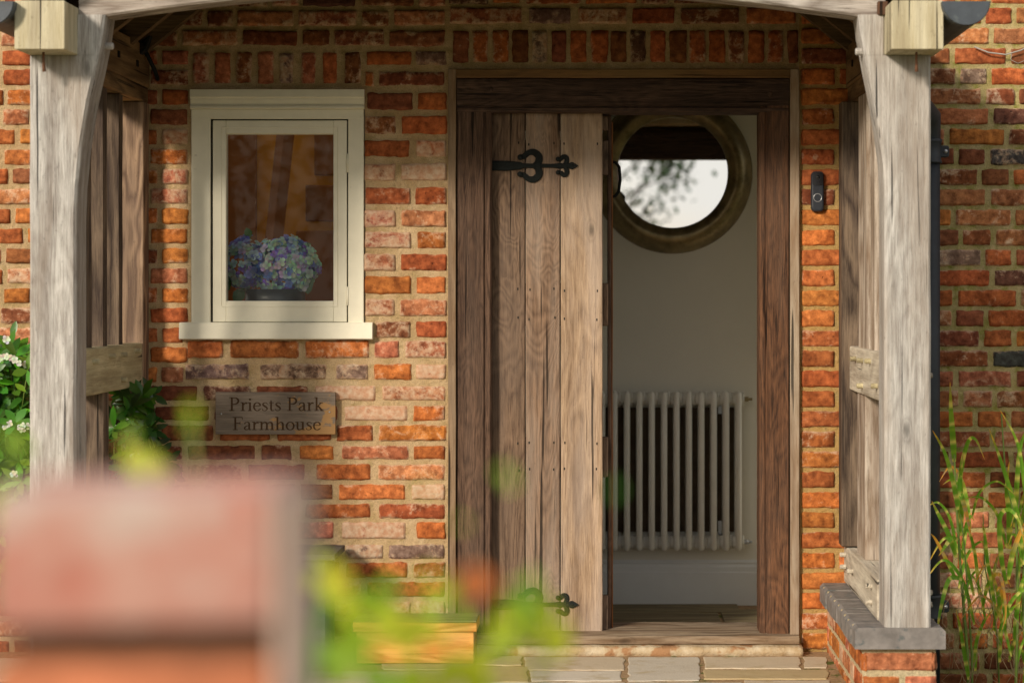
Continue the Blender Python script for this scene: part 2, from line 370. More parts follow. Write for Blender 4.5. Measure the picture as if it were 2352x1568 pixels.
        o = bpy.data.objects.new(name, me); col.objects.link(o)
        if parent is not None: o.parent = parent; WL[o.name] = off
        else: WL[o.name] = Vector((0,0,0))
        for k, v in kw.items(): o[k] = v
        return o
WL = {}
def thing(name, label, cat, loc=(0,0,0), group=None):
    o = bpy.data.objects.new(name, None); col.objects.link(o); o.location = loc; o.empty_display_size = .1
    WL[o.name] = Vector(loc); o['label'] = label; o['category'] = cat
    if group: o['group'] = group
    return o
def tag(o, label, cat, group=None):
    o['label'] = label; o['category'] = cat
    if group: o['group'] = group
    return o
def jit(a=.1): return 1+rnd.uniform(-a, a)

# ------------------------------------------------------------------ ground
g = MB(); g.box(-200, 200, -200, 200, -.60, -.22); g.build('ground', 'ground', kind='structure')

# ------------------------------------------------------------------ brick laying
PAL = {'o': ((.49, .165, .044), .42), 'm': ((.36, .135, .060), .48), 'r': ((.41, .118, .040), .40), 'd': ((.24, .080, .036), .46), 'p': ((.47, .17, .085), .62),
       'w': ((.46, .17, .09), .92), 'b': ((.22, .135, .11), .66), 'D': ((.14, .06, .04), .46), 'k': ((.075, .07, .07), .55)}
def brick(mb, x0, x1, z0, z1, code, yf=-.004, depth=.016, plane=None, cell=.0125):
    """one hand-made brick: its face a fine grid with an uneven outline whose rim dips into the mortar.
    plane maps (along, up, out) to world"""
    base, wash = PAL[code]; x0 -= .0018; x1 += .0018; z0 -= .0016; z1 += .0016
    j = jit(.16); base = (base[0]*j, base[1]*j*jit(.12), base[2]*j*jit(.15)); wash = max(0, min(.95, wash+rnd.uniform(-.24, .14)))
    mb.cur = (*base, wash)
    nx = max(4, int((x1-x0)/cell)); nz_ = max(4, int((z1-z0)/cell)); sd = rnd.random()*100
    tilt = rnd.uniform(-.012, .012); pro = yf-rnd.uniform(0, .0035)
    ts = [0, .04]+[(i)/(nx) for i in range(1, nx)]+[.96, 1]; ts = sorted(set(round(t, 4) for t in ts))
    zs = [0, .10]+[(i)/(nz_) for i in range(1, nz_)]+[.90, 1]; zs = sorted(set(round(t, 4) for t in zs))
    rows = []
    for tz in zs:
        row = []
        for tx in ts:
            x = x0+(x1-x0)*tx; z = z0+(z1-z0)*tz
            ex = min(tx, 1-tx)*(x1-x0); ez = min(tz, 1-tz)*(z1-z0)
            e = min(ex, ez)
            # rounded corners
            cr = .008
            if ex < cr and ez < cr:
                dx, dz = cr-ex, cr-ez; q = math.hypot(dx, dz)
                if q > cr:
                    k = cr/q; sx = 1 if tx < .5 else -1; sz = 1 if tz < .5 else -1
                    x += sx*(dx-dx*k); z += sz*(dz-dz*k)
            wgt = max(0, 1-e/.012)
            x += (noise.noise(Vector((x*40+sd, z*40, 1)))*.0046+noise.noise(Vector((x*15+sd, z*15, 1)))*.004)*wgt
            z += (noise.noise(Vector((x*40, z*40+sd, 5)))*.005+noise.noise(Vector((x*14, z*14+sd, 5)))*.005)*wgt
            z += tilt*(tx-.5)*.12
            bulge = noise.noise(Vector((x*22+sd, z*22, 3)))*.0018
            dep = pro+bulge + (depth if e <= 1e-6 else (.0030 if e < .006 else 0))
            sm_ = min(1.15, wash+.27*max(0, 1-e/.010))
            row.append(mb.vert(plane(x, z, dep) if plane else (x, dep, z), (*base, sm_)))
        rows.append(row)
    for a, b in zip(rows, rows[1:]):
        for i in range(len(a)-1): mb.face((a[i], a[i+1], b[i+1], b[i]), True)
def pick(wts):
    t = rnd.random()*sum(v for _, v in wts)
    for c, v in wts:
        t -= v
        if t <= 0: return c
    return wts[-1][0]
SX, HX, JX = 128, 62, 11          # stretcher, header and joint in survey units (610 to the metre)
def course(mb, u0, u1, v0, v1, wfun, start=0, cell=.0125):
    """fill a course from u1 leftwards with mixed stretchers and headers"""
    u = u1; k = start
    while u > u0+8:
        wd = SX if (k % 3 != 2) else HX
        wd *= rnd.uniform(.90, 1.10); a = max(u0, u-wd)
        if a-u0 < 26: a = u0
        p0, p1 = P(a, v1), P(u, v0)
        dv = rnd.uniform(-.002, .002)
        brick(mb, p0.x, p1.x, p0.z+dv, p1.z+dv, wfun((a+u)/2, v0), cell=cell)
        u = a-JX; k += 1

wall = MB()
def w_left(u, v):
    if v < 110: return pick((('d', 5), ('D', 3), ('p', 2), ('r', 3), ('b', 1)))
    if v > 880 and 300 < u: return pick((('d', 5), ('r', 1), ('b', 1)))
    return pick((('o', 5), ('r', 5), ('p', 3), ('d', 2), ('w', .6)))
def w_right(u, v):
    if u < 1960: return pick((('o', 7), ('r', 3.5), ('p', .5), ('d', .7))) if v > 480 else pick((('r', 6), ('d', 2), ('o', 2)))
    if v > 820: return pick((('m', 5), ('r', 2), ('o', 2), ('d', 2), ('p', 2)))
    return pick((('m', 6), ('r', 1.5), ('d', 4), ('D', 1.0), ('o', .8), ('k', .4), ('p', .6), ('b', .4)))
# left of the window and beyond the porch
v = 115.0; k = 0
LC = 'pdrdpoppoooporrrp'
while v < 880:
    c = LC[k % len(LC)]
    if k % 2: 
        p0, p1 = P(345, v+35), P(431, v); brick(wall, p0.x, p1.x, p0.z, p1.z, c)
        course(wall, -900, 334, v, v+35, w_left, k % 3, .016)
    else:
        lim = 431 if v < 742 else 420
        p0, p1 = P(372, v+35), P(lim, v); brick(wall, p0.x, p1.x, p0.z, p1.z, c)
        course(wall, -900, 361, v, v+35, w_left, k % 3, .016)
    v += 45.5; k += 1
# courses above the lintels
v = 70.0
for k in range(12):
    if k < 2: course(wall, -900, 1022, v, v+35, w_left, k)
    else: course(wall, -900, 1022, v, v+35, w_left, k % 3, .02)
    v -= 45.5
# soldier course over the window
u = 444; i = 0
for c in 'ppdpbprd':
    wd = rnd.uniform(31, 37); p0, p1 = P(u, 194), P(u+wd, 118); brick(wall, p0.x, p1.x, p0.z, p1.z, c); u += 49.6
# between window and door, course by course
ROWS = [(118,150,[(842,945,'r'),(955,1024,'b')]),(165,197,[(840,858,'r'),(868,1022,'d')]),(213,253,[(842,948,'d'),(960,1025,'r')]),(266,308,[(838,908,'d'),(922,1026,'r')]),
 (322,361,[(838,940,'r'),(955,1025,'w')]),(376,415,[(838,908,'w'),(921,1026,'w')]),(430,470,[(838,944,'r'),(953,1025,'r')]),
 (483,521,[(836,908,'w'),(921,1024,'p')]),(532,570,[(838,944,'w'),(958,1024,'o')]),(583,622,[(836,908,'w'),(920,1026,'r')]),
 (635,675,[(838,944,'o'),(956,1024,'o')]),(687,726,[(838,905,'p'),(918,1026,'p')]),(738,775,[(862,942,'d'),(955,1025,'r')]),
 (782,822,[(430,512,'o'),(528,686,'o'),(700,848,'o'),(860,916,'p'),(930,1025,'w')]),
 (836,871,[(424,572,'b'),(598,748,'b'),(772,845,'b'),(858,944,'o'),(955,1024,'w')]),
 (886,920,[(345,452,'d'),(467,576,'D'),(589,708,'d'),(722,862,'w'),(876,1024,'p')]),
 (932,966,[(355,480,'d'),(492,620,'d'),(634,775,'d'),(790,935,'w'),(949,1022,'o')]),
 (976,1012,[(370,490,'d'),(504,620,'r'),(636,760,'r'),(774,855,'r'),(870,1025,'o')]),
 (1023,1055,[(430,587,'d'),(600,669,'d'),(688,765,'o'),(783,940,'p'),(950,1022,'r')]),
 (1066,1102,[(430,556,'d'),(569,700,'d'),(727,850,'r'),(868,1022,'p')]),
 (1112,1147,[(540,676,'d'),(690,764,'d'),(778,932,'o'),(945,1022,'w')]),
 (1157,1190,[(560,686,'r'),(700,852,'r'),(870,1022,'r')]),
 (1198,1237,[(520,670,'d'),(682,766,'p'),(784,932,'w'),(956,1022,'o')]),
 (1250,1283,[(640,778,'b'),(792,880,'b'),(892,1022,'b')]),
 (1291,1326,[(640,780,'d'),(795,936,'r'),(950,1022,'r')]),
 (1336,1370,[(700,830,'p'),(843,1022,'r')]),(1380,1414,[(640,720,'p'),(733,860,'w'),(875,942,'p'),(955,1022,'w')]),
 (1425,1460,[(820,940,'r'),(953,1022,'d')]),(1470,1505,[(740,870,'d'),(883,1022,'r')])]
for k, (a, b, bs) in enumerate(ROWS):
    for (x0, x1, c) in bs:
        p0, p1 = P(x0, b), P(x1, a); brick(wall, p0.x, p1.x, p0.z, p1.z, c, cell=.0115)
    if a > 880: course(wall, -900, bs[0][0]-12, a, b, w_left, k % 3, .018)
# soldier course over the door
u = 1041
for c in 'drrdbdrrdDrdrrdrrd':
    wd = rnd.uniform(33, 40); p0, p1 = P(u, 146), P(min(u+wd, 1832), 68); brick(wall, p0.x, p1.x, p0.z, p1.z, c); u += 45.2
# right hand side, from the door post to beyond the porch
v = 481-46.3*14; k = 0
while v < 1690:
    cell = .0125 if v > -20 else .02
    if v < 60:
        if v > 10:
            for (x0, x1, c) in ((1032,1200,'p'),(1214,1312,'b'),(1326,1440,'w'),(1452,1550,'r'),(1563,1700,'d'),(1714,1828,'r')):
                p0, p1 = P(x0, v+37), P(x1, v); brick(wall, p0.x, p1.x, p0.z, p1.z, c)
        else: course(wall, 1030, 1828, v, v+37, w_left, k, cell)
    if k % 2: p0, p1 = P(1841, v+37), P(1917, v); brick(wall, p0.x, p1.x, p0.z, p1.z, w_right(1880, v)); s0 = 1928
    else: p0, p1 = P(1840, v+37), P(1968, v); brick(wall, p0.x, p1.x, p0.z, p1.z, w_right(1880, v)); s0 = 1979
    u = s0; kk = k % 4
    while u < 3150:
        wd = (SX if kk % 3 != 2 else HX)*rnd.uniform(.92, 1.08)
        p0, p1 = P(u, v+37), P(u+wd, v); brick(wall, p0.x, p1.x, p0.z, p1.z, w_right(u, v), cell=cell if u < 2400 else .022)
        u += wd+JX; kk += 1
    v += 46.3; k += 1

house = thing('farmhouse', 'old red brick farmhouse front wall with cream window and half-open oak plank door', 'house', (0, 0, -.1))
def T(u, v): q = P(u, v); return q.x, q.z
xw0, zw1 = T(438, 205); xw1, zw0 = T(838, 745); xd0, zd1 = T(1030, 158); xd1, _ = T(1836, 0)
wall.cur = (1,1,1,1); wall.mi = 1
def mslab(x0, x1, z0, z1, mi):
    wall.mi = mi; wall.box(x0, x1, .0045, .28, z0, z1)
mslab(-4.2, xw0, -.5, 3.7, 1); mslab(xw1, xd0, -.5, 3.7, 1); mslab(xd1, 1.02, -.5, 3.7, 3); mslab(1.02, 3.2, -.5, 3.7, 2)
mslab(xw0, xw1, zw1, 3.7, 1); mslab(xw0, xw1, -.5, zw0, 1); mslab(xd0, xd1, zd1, 3.7, 1); mslab(xd0, xd1, -.5, -.10, 1)
wall.build('brick_wall', ['brick', 'mortar', 'mortar_moss', 'mortar_gold'], house)

# ------------------------------------------------------------------ window
fr = MB(); Y0 = -.006
def pr(u0, u1, v0, v1, y0, y1, mb, axis='z', r=.003, **k):
    a, b = P(u0, v1), P(u1, v0); mb.beam((a.x, b.x), (y0, y1), (a.z, b.z), axis, r, **k)
pr(440, 484, 270, 743, -.008, .09, fr, 'z', jit=.0006); pr(800, 836, 270, 743, -.008, .09, fr, 'z', jit=.0006)
pr(440, 836, 252, 274, -.0085, .09, fr, 'x', jit=.0006)
wf = fr.build('window_frame', 'cream', house)
hd = MB()   # moulded head
prof = [(.0, 207), (-.024, 207), (-.026, 224), (-.020, 227), (-.020, 231), (-.014, 240), (-.022, 246), (-.022, 250), (-.012, 252), (.0, 252)]
secs = []
for u in (439, 640, 838):
    secs.append([Vector((P(u, 0).x, y, P(0, v_).z)) for y, v_ in prof])
hd.loft(secs); hd.build('window_head_moulding', 'cream', wf)
sl = MB(); a, b = P(415, 779), P(857, 741)
secs = []
for t in range(12):
    x = a.x+(b.x-a.x)*t/11; e = noise.noise(Vector((x*9, 0, 0)))*.0012
    secs.append([(x, .06, a.z+e), (x, -.030, a.z+e), (x, -.034, a.z+.004), (x, -.030, b.z-.004), (x, -.026, b.z+.001), (x, .06, b.z+.004)])
sl.loft(secs); sl.build('window_sill', 'cream', house)
sa = MB()
pr(489, 520, 277, 739, -.004, .04, sa, 'z', jit=.0004); pr(766, 797, 277, 739, -.004, .04, sa, 'z', jit=.0004)
pr(520, 766, 277, 308, -.0045, .04, sa, 'x', jit=.0004); pr(520, 766, 691, 739, -.0045, .04, sa, 'x', jit=.0004)
# glazing bead, mitred, sloping to the pane
for (q0, q1, q2, q3) in (((509,293),(776,293),(766,309),(520,309)), ((509,704),(520,691),(766,691),(776,704)), ((509,293),(520,309),(520,691),(509,704)), ((776,293),(776,704),(766,691),(766,309))):
    idx = []
    for q in (q0, q1, q2, q3):
        inner = q[0] in (520, 766); idx.append(sa.vert(P(q[0], q[1])+Vector((0, .010 if inner else -.0062, 0))))
    sa.face(tuple(idx))
sash = sa.build('sash', 'cream', house)
gp = MB(); a, b = P(484, 743), P(800, 274)
gp.box(a.x, b.x, .006, .05, P(0, 277).z, b.z); gp.box(a.x, b.x, .006, .05, a.z, P(0, 739).z); gp.box(a.x, P(489, 0).x, .006, .05, a.z, b.z); gp.box(P(797, 0).x, b.x, .006, .05, a.z, b.z)
gp.build('sash_rebate', 'gap', wf)
gl = MB(); a, b = P(518, 693), P(768, 307); i = [gl.vert(p) for p in ((a.x, .014, a.z), (b.x, .014, a.z), (b.x, .014, b.z), (a.x, .014, b.z))]; gl.face(tuple(i))
gl.build('pane', 'glass', sash)
for z in (375, 720-40):
    h = MB(); q = P(799, z); h.tube([(q.x, -.007, q.z-.035), (q.x, -.007, q.z+.035)], .0045, 8); h.build('window_hinge', 'cream', house)

# ------------------------------------------------------------------ door surround
tr = MB(); pr(1030, 1048, 160, 1490, -.022, .05, tr, 'z', .003)
tr.build('architrave', 'trim', house)
tr = MB(); pr(1814, 1835, 160, 1473, -.022, .05, tr, 'z', .003); tr.build('architrave', 'trim_pale', house)
tr = MB(); pr(1048, 1814, 160, 180, -.0225, .05, tr, 'x', .003); tr.build('architrave', 'trim_x', house)
def jamb(u0, u1, v0, v1, mat, inner):
    mb = MB(); a, b = P(u0, v1), P(u1, v0); x0, x1 = a.x, b.x
    m = .030; secs = []
    N = 60
    for t in range(N+1):
        z = a.z+(b.z-a.z)*t/N; sd = noise.noise(Vector((z*6, x0*3, 0)))*.0014+noise.noise(Vector((z*31, x0*3, 0)))*.0007
        if inner > 0: pts = [(x0, .12), (x0, -.006), (x0+.004, -.010+sd), (x1-m, -.010+sd), (x1-m+.002, -.002), (x1-m+.007, -.001), (x1-m+.010, -.006), (x1-.006+sd, -.006), (x1+sd, .002), (x1+sd, .12)]
        else: pts = [(x1, .12), (x1, -.006), (x1-.004, -.010+sd), (x0+m, -.010+sd), (x0+m-.002, -.002), (x0+m-.007, -.001), (x0+m-.010, -.006), (x0+.006+sd, -.006), (x0+sd, .002), (x0+sd, .12)]
        secs.append([(x, y, z) for x, y in pts])
    mb.loft(secs); return mb
lj = jamb(1050, 1129, 251, 1455, 0, 1); lj.build('door_post', 'frame_l', house)
rj = jamb(1744, 1812, 238, 1454, 0, -1); rj.build('door_post', 'frame_r', house)
ln = MB(); a, b = P(1050, 259), P(1812, 181); secs = []
for t in range(61):
    x = a.x+(b.x-a.x)*t/60; sdv = noise.noise(Vector((x*5, 3, 0)))*.0016+noise.noise(Vector((x*29, 3, 0)))*.0008
    secs.append([(x, .12, b.z), (x, -.008, b.z), (x, -.0135+sdv, b.z-.004), (x, -.0135+sdv, a.z+.026), (x, -.004, a.z+.023), (x, -.004, a.z+.019), (x, -.0125+sdv, a.z+.016), (x, -.010, a.z+.002+sdv), (x, .0, a.z+sdv), (x, .12, a.z)])
ln.loft(secs); lno = ln.build('door_lintel', 'frame_x', house)
for (uu, vv, s_) in ((1128, 206, 0), (1768, 218, 1)):
    q = P(uu, vv); pg = MB(); pg.lathe([(.0001, -.016), (.006, -.0175), (.009, -.016), (.0095, -.008)], (q.x, 0, q.z), 'y', 12)
    pg.build('peg', 'frame_x', lno)
th = MB(); a, b = P(1098, 0), P(1832, 0); secs = []
for t in range(41):
    x = a.x+(b.x-a.x)*t/40; e = noise.noise(Vector((x*8, 7, 0)))*.0022
    secs.append([(x, .26, -.036), (x, -.060, -.036), (x, -.068+e, -.032), (x, -.068+e, -.012+e*.5), (x, -.058, -.004+e), (x, .02, -.001+e), (x, .26, -.001)])
th.loft(secs); th.build('threshold', 'sillwood', house)
st = MB(); a, b = P(1094, 0), P(1838, 0); secs = []
for t in range(90):
    x = a.x+(b.x-a.x)*t/89; e = noise.noise(Vector((x*11, 2, 0)))*.012+noise.noise(Vector((x*37, 2, 0)))*.005
    zt = -.0365+noise.noise(Vector((x*14, 8, 0)))*.003
    secs.append([(x, .1, -.2), (x, -.095+e, -.2), (x, -.10+e, -.085), (x, -.112+e*.8, -.068+e*.5), (x, -.118+e*.6, -.054), (x, -.110+e*.5, zt-.004), (x, -.100+e*.3, zt), (x, .1, zt)])
st.loft(secs, sm=True); st.build('stone_step', 'step', house)

# ------------------------------------------------------------------ door leaf of three planks
DY = .045
edges = [(1129, 1205.5), (1207.5, 1286), (1288, 1384)]
leaf = thing('plank_door', 'closed half of the weathered three-plank oak door with two black strap hinges', 'door', P(1255, 1452, DY))
NAILS = [(-.035, 330), (-.035, 665), (-.035, 732), (-.035, 1016), (-.035, 1078)]
for i, ((u0, u1), m) in enumerate(zip(edges, ('plank_a', 'plank_b', 'plank_c'))):
    mb = MB(); a, b = P(u0, 1450, DY), P(u1, 262, DY)
    mb.beam((a.x, b.x), (DY, DY+.03), (a.z, b.z+.03), 'z', .004, 24, .0012)
    mb.mi = 1
    for _, nv in NAILS:
        for uu in ((u0+9, u1-13) if i else (u0+62,)):
            q = P(uu+rnd.uniform(-2, 2), nv+rnd.uniform(-3, 3), DY); mb.box(q.x-.0022, q.x+.0022, DY-.0014, DY+.004, q.z-.0045, q.z+.0045)
    mb.build('plank', [m, 'iron'], leaf)
for (v0, v1) in ((265, 300), (322, 402), (650, 748), (1003, 1096), (1366, 1448)):
    mb = MB(); a, b = P(1140, v1, .08), P(1397, v0, .08); mb.beam((a.x, b.x), (DY+.032, DY+.062), (a.z, b.z), 'x', .007, 10); mb.build('ledge', 'plank_a', leaf)

def stroke(mb, pts, y0, thick, n=5):
    """ribbon of varying width in the wall plane, pts = (x, z, width) in metres"""
    q = []
    for i in range(len(pts)-1):
        p0 = pts[max(i-1, 0)]; p1 = pts[i]; p2 = pts[i+1]; p3 = pts[min(i+2, len(pts)-1)]
        for k in range(n):
            t = k/n
            q.append(tuple(.5*((2*p1[j])+(-p0[j]+p2[j])*t+(2*p0[j]-5*p1[j]+4*p2[j]-p3[j])*t*t+(-p0[j]+3*p1[j]-3*p2[j]+p3[j])*t**3) for j in range(3)))
    q.append(pts[-1]); secs = []
    for i, p in enumerate(q):
        a, b = q[max(i-1, 0)], q[min(i+1, len(q)-1)]
        dx, dz = b[0]-a[0], b[1]-a[1]; l = math.hypot(dx, dz) or 1; nx, nz = -dz/l, dx/l; h = p[2]/2
        secs.append([(p[0]+nx*h, y0+thick, p[1]+nz*h), (p[0]+nx*h, y0+thick*.25, p[1]+nz*h), (p[0]+nx*h*.8, y0, p[1]+nz*h*.8),
                     (p[0]-nx*h*.8, y0, p[1]-nz*h*.8), (p[0]-nx*h, y0+thick*.25, p[1]-nz*h), (p[0]-nx*h, y0+thick, p[1]-nz*h)])
    mb.loft(secs)
def strap(vshift, slack=0):
    mb = MB(); S = 3.734
    def Z(x, y, wd=0):
        u = (1050+x/S)*.9408; v_ = (130+y/S)*.9408+vshift; q = P(u, v_, DY); return (q.x, q.z, wd/S*.9408*(D+DY)/F)
    yc = 1027
    stroke(mb, [Z(566, yc, 88), Z(700, yc, 90), Z(790, yc, 74), Z(830, yc, 66), Z(850, yc, 44), Z(960, yc, 40), Z(1060, yc, 34), Z(1150, yc, 40), Z(1180, yc, 54), Z(1215, yc, 40), Z(1255, yc, 34)], DY-.0075, .0085)
    stroke(mb, [Z(1250, yc, 30), Z(1290, yc, 66), Z(1320, yc, 44), Z(1352, yc, 2)], DY-.0085, .0095, 4)
    for s_ in (-1, 1):
        def C(x, y, wd): return Z(x, yc+s_*(yc-y), wd)
        stroke(mb, [C(822, 950, 44), C(858, 940, 48), C(898, 908, 52), C(950, 905, 62), C(992, 945, 66), C(985, 1000, 64), C(950, yc-2*s_*0-4, 46)], DY-.0065-.0006*s_, .0075)
        stroke(mb, [C(1166, 966, 36), C(1192, 966, 34), C(1212, 945, 40), C(1240, 950, 44), C(1246, 985, 44), C(1225, yc-6, 36)], DY-.0060-.0006*s_, .0070)
        for (x, y, r_) in ((822, 950, 26), (1166, 966, 21)):
            q = C(x, y, r_); mb.lathe([(.0001, -.0105), (q[2]*.6, -.010), (q[2], -.007), (q[2], .001)], (q[0], DY, q[1]), 'y', 16)
    for (x, r_) in ((640, 12), (1000, 12), (1300, 10)):
        q = Z(x, yc, r_); mb.lathe([(.0001, -.0105), (q[2]*.7, -.0098), (q[2], -.008)], (q[0], DY, q[1]), 'y', 10)
    mb.build('strap_hinge', 'iron', leaf)
strap(0); strap(1006)
# opened leaf, standing square to the wall inside the hall
inn = thing('inner_door', 'dark brown door leaf folded inwards beside the closed planks, seen edge-on with iron pull', 'door', (.02, .1, 0))
mb = MB(); a = P(1396, 0, .10).x; b = P(1407, 0, .10).x
mb.beam((a, b-.004), (.10, .92), (-.085, CZ-(262-YV)*8.1/F), 'z', .004, 8); mb.build('leaf', 'frame_l', inn)
mb = MB(); mb.beam((b-.004, b+.001), (.115, .9), (-.08, 1.93), 'z', .002, 8); mb.build('leaf_lining', 'brown_dark', inn)
mb = MB(); q0, q1 = P(1410, 372, .2), P(1410, 452, .2)
mb.tube([(b, .2, q0.z), (b+.012, .2, q0.z-.002), (b+.026, .2, q0.z-.02), (b+.030, .2, (q0.z+q1.z)/2), (b+.024, .2, q1.z+.02), (b+.010, .2, q1.z+.002), (b, .2, q1.z)], .006, 8)
mb.build('pull_handle', 'iron', inn)

# ------------------------------------------------------------------ interior
IY = 1.47
hall = MB()
hall.box(-2.6, 1.5, IY, IY+.1, -.3, 2.7)      # back wall of the hall
hall.build('hall_wall', 'paint_in', house)
hall = MB()          # side wall with an unseen opening added to let daylight in
for (y0, y1, z0, z1) in ((.285, .42, -.3, 2.7), (1.36, IY-.002, -.3, 2.7), (.421, 1.359, -.3, .25), (.421, 1.359, 2.2, 2.7)): hall.box(1.35, 1.45, y0, y1, z0, z1)
hall.build('hall_wall', 'paint_in', house)
hall = MB(); hall.box(-.42, 1.5, .285, IY+.1, 2.35, 2.45); hall.build('ceiling', 'paint_in', house)  # stops short of the stair room, leaving an added gap for skylight
for y in (.55, .95, 1.3): 
    mb = MB(); mb.beam((-.3, 1.34), (y-.05, y+.05), (2.2, 2.349), 'x', .008, 8); mb.build('ceiling_beam', 'ceil', house)
mb = MB(); mb.box(-2.6, 1.5, .262, IY+.1, -.35, -.11)
for (x0, x1, y0, y1) in ((-.12, .25, .30, .72), (.265, .8, .29, .80), (.815, 1.3, .3, .6), (-.12, .5, .735, 1.2), (.515, 1.3, .82, 1.3), (-.12, .6, 1.215, 1.46), (.815, 1.3, .615, .805)):
    mb.mi = 1; mb.beam((x0, x1), (y0, y1), (-.112, -.104), 'x', .003, 4)
mb.build('hall_floor', ['joint', 'lidwood'], house)
mb = MB(); mb.box(-.42, -.34, .285, IY-.002, -.3, 2.35); mb.build('partition', 'paint_in', house)
mb = MB()
for (y0, y1, z0, z1) in ((.285, .36, -.3, 2.35), (1.19, IY-.002, -.3, 2.35), (.361, 1.189, -.3, .35), (.361, 1.189, 2.2, 2.35)): mb.box(-2.35, -2.27, y0, y1, z0, z1)  # unseen opening, added so daylight brightens the stair room
mb.build('partition', 'paint_in', house)
mb = MB(); secs = []      # skirting board
zt = CZ-(1285-YV)*(D+IY)/F; 
for x in (-.33, 1.34): secs.append([(x, IY-.001, -.11), (x, IY-.02, -.11), (x, IY-.02, zt-.055), (x, IY-.016, zt-.05), (x, IY-.016, zt-.03), (x, IY-.010, zt-.018), (x, IY-.012, zt-.010), (x, IY-.006, zt), (x, IY-.001, zt)])
mb.loft(secs); mb.build('skirting_board', 'skirt', house)
# behind the little window: warm panelled stair side with a leaning post
stair = MB()
stair.box(-2.26, -.43, 1.20, 1.22, -.1, 2.3)
for (u0, u1, v0, v1) in ((500, 600, 280, 690), ):
    pass
stair.build('stair_panelling', 'brown_in', house)
for (u0, u1, v0, v1) in ((722, 860, 200, 403), (702, 860, 425, 508), (680, 860, 530, 700), (420, 588, 190, 700)):
    mb = MB(); a, b = P(u0, v1, 1.17), P(u1, v0, 1.17); mb.beam((a.x, b.x), (1.165, 1.199), (a.z, b.z), 'x', .006, 4); mb.build('stair_panel', 'brown_dark', house)
mb = MB(); a, b = P(612, 700, 1.0), P(668, 230, 1.0)
mb.tube([a+Vector((-.02, 0, -.2)), b+Vector((.02, 0, .25))], .038, 4, True, False); mb.build('stair_post', 'brown_dark', house)
mb = MB(); mb.box(-2.0, -.6, .285, .50, .9, P(0, 690, .2).z-.02); mb.build('window_board', 'brown_in', house)

# radiator
RY = 1.40
rad = thing('column_radiator', 'cream column radiator on the hall wall beneath the round mirror', 'radiator', (P(1560, 1262, RY).x, RY, -.1))
px_ = 28.35
zt, zb = P(0, 898, RY).z, P(0, 1262, RY).z
sc_ = (D+RY)/F
for k in range(-3, 11):
    u = 1695-px_*(10-k); x = P(u, 0, RY).x; mb = MB(); r = .0140
    for y in (RY-.045, RY, RY+.045):
        mb.tube([(x, y, zb+.002), (x, y, zb+.012), (x, y, zt-.012), (x, y, zt-.002)], [r*.5, r, r, r*.5], 12)
    for z in (zt-.035, zb+.035):
        mb.tube([(x-.026, RY, z), (x+.0265, RY, z)], .028, 14, True); mb.tube([(x+.019, RY, z), (x+.0235, RY, z)], .033, 14, True)
        mb.beam((x-.010, x+.010), (RY-.055, RY+.055), (z-.028, z+.028), 'y', .009, 2, 0)
    mb.build('column', 'rad', rad)
xr = P(1713, 0, RY).x
for z, m in ((zt-.035, 'brass'), (zb+.035, 'silver')):
    mb = MB(); mb.tube([(xr-.012, RY, z), (xr+.012, RY, z)], .011, 10); mb.tube([(xr+.008, RY, z), (xr+.028, RY, z)], .006, 10); mb.build('valve', m, rad)
mb = MB(); mb.beam((P(1380, 0, RY+.05).x, P(1700, 0, RY+.05).x), (RY+.052, RY+.060), (zb+.075, zt-.075), 'x', .002, 4); mb.build('dark_gap_sheet', 'bark', rad)  # dark sheet added behind the columns to darken the gaps between them
for vv in (935, 1212):
    q = P(1654, vv, RY+.03); mb = MB(); mb.box(q.x-.008, q.x+.008, RY+.046, IY-.002, q.z-.03, q.z+.03); mb.build('wall_bracket', 'silver', rad)

# mirror
q = P(1545, 396, 1.40)
mir = thing('round_mirror', 'large round mirror with wide aged brass rim hanging in the hall', 'mirror', (q.x, IY, q.z-.36))
mb = MB(); s = (D+1.40)/F; ri, ro = 127*s, 186*s; prof = []
for k in range(15):
    t = k/14; prof.append((ri+(ro-ri)*t, -.045-.045*math.sin(math.pi*(.08+.92*t))**.8*(1-.15*t)+.043*t**4))
mb.lathe([(ri, -.002)]+prof+[(ro, -.002)], (q.x, IY-.0015, q.z), 'y', 96); mb.build('mirror_rim', 'brass', mir)
mb = MB(); row = [mb.vert((q.x+(ri+.004)*math.cos(2*math.pi*k/96), IY-.050-(ri+.004)*math.cos(2*math.pi*k/96)*math.tan(R(1.0)), q.z+(ri+.004)*math.sin(2*math.pi*k/96))) for k in range(96)]; mb.face(tuple(row)); mb.build('mirror_glass', 'mirror', mir)

# ------------------------------------------------------------------ hydrangea in its vase on the window board
def floret(mb, c, nrm, r, colr):
    nrm = nrm.normalized(); a = nrm.cross(Vector((.2, .3, .9))).normalized(); b = nrm.cross(a); ph = rnd.random()*6.28
    for k in range(4):
        t = ph+k*math.pi/2; d = a*math.cos(t)+b*math.sin(t)
        cc = tuple(max(0, x*jit(.18)) for x in colr)
        mb.petal(c, d+nrm*rnd.uniform(-.1, .35), nrm, r, r*.92, rnd.uniform(-.1, .35), cc)
HY = .17
hc = P(628, 618, HY)
va = thing('slate_vase', 'dark slate coloured vase behind the window holding the hydrangeas', 'vase', (hc.x, HY+.06, P(0, 700, HY).z-.05))
zt = P(0, 664, HY).z
mb = MB(); mb.lathe([(.0001, -.16), (.088, -.16), (.116, -.05), (.114, 0), (.106, 0), (.104, -.05), (.0001, -.10)], (hc.x-.002, HY+.06, zt), 'z', 32); mb.build('vase_body', 'vase', va)
hy = thing('hydrangea_bunch', 'blue and purple hydrangea heads fading to green, behind the small window', 'flowers', (hc.x, HY+.06, zt))
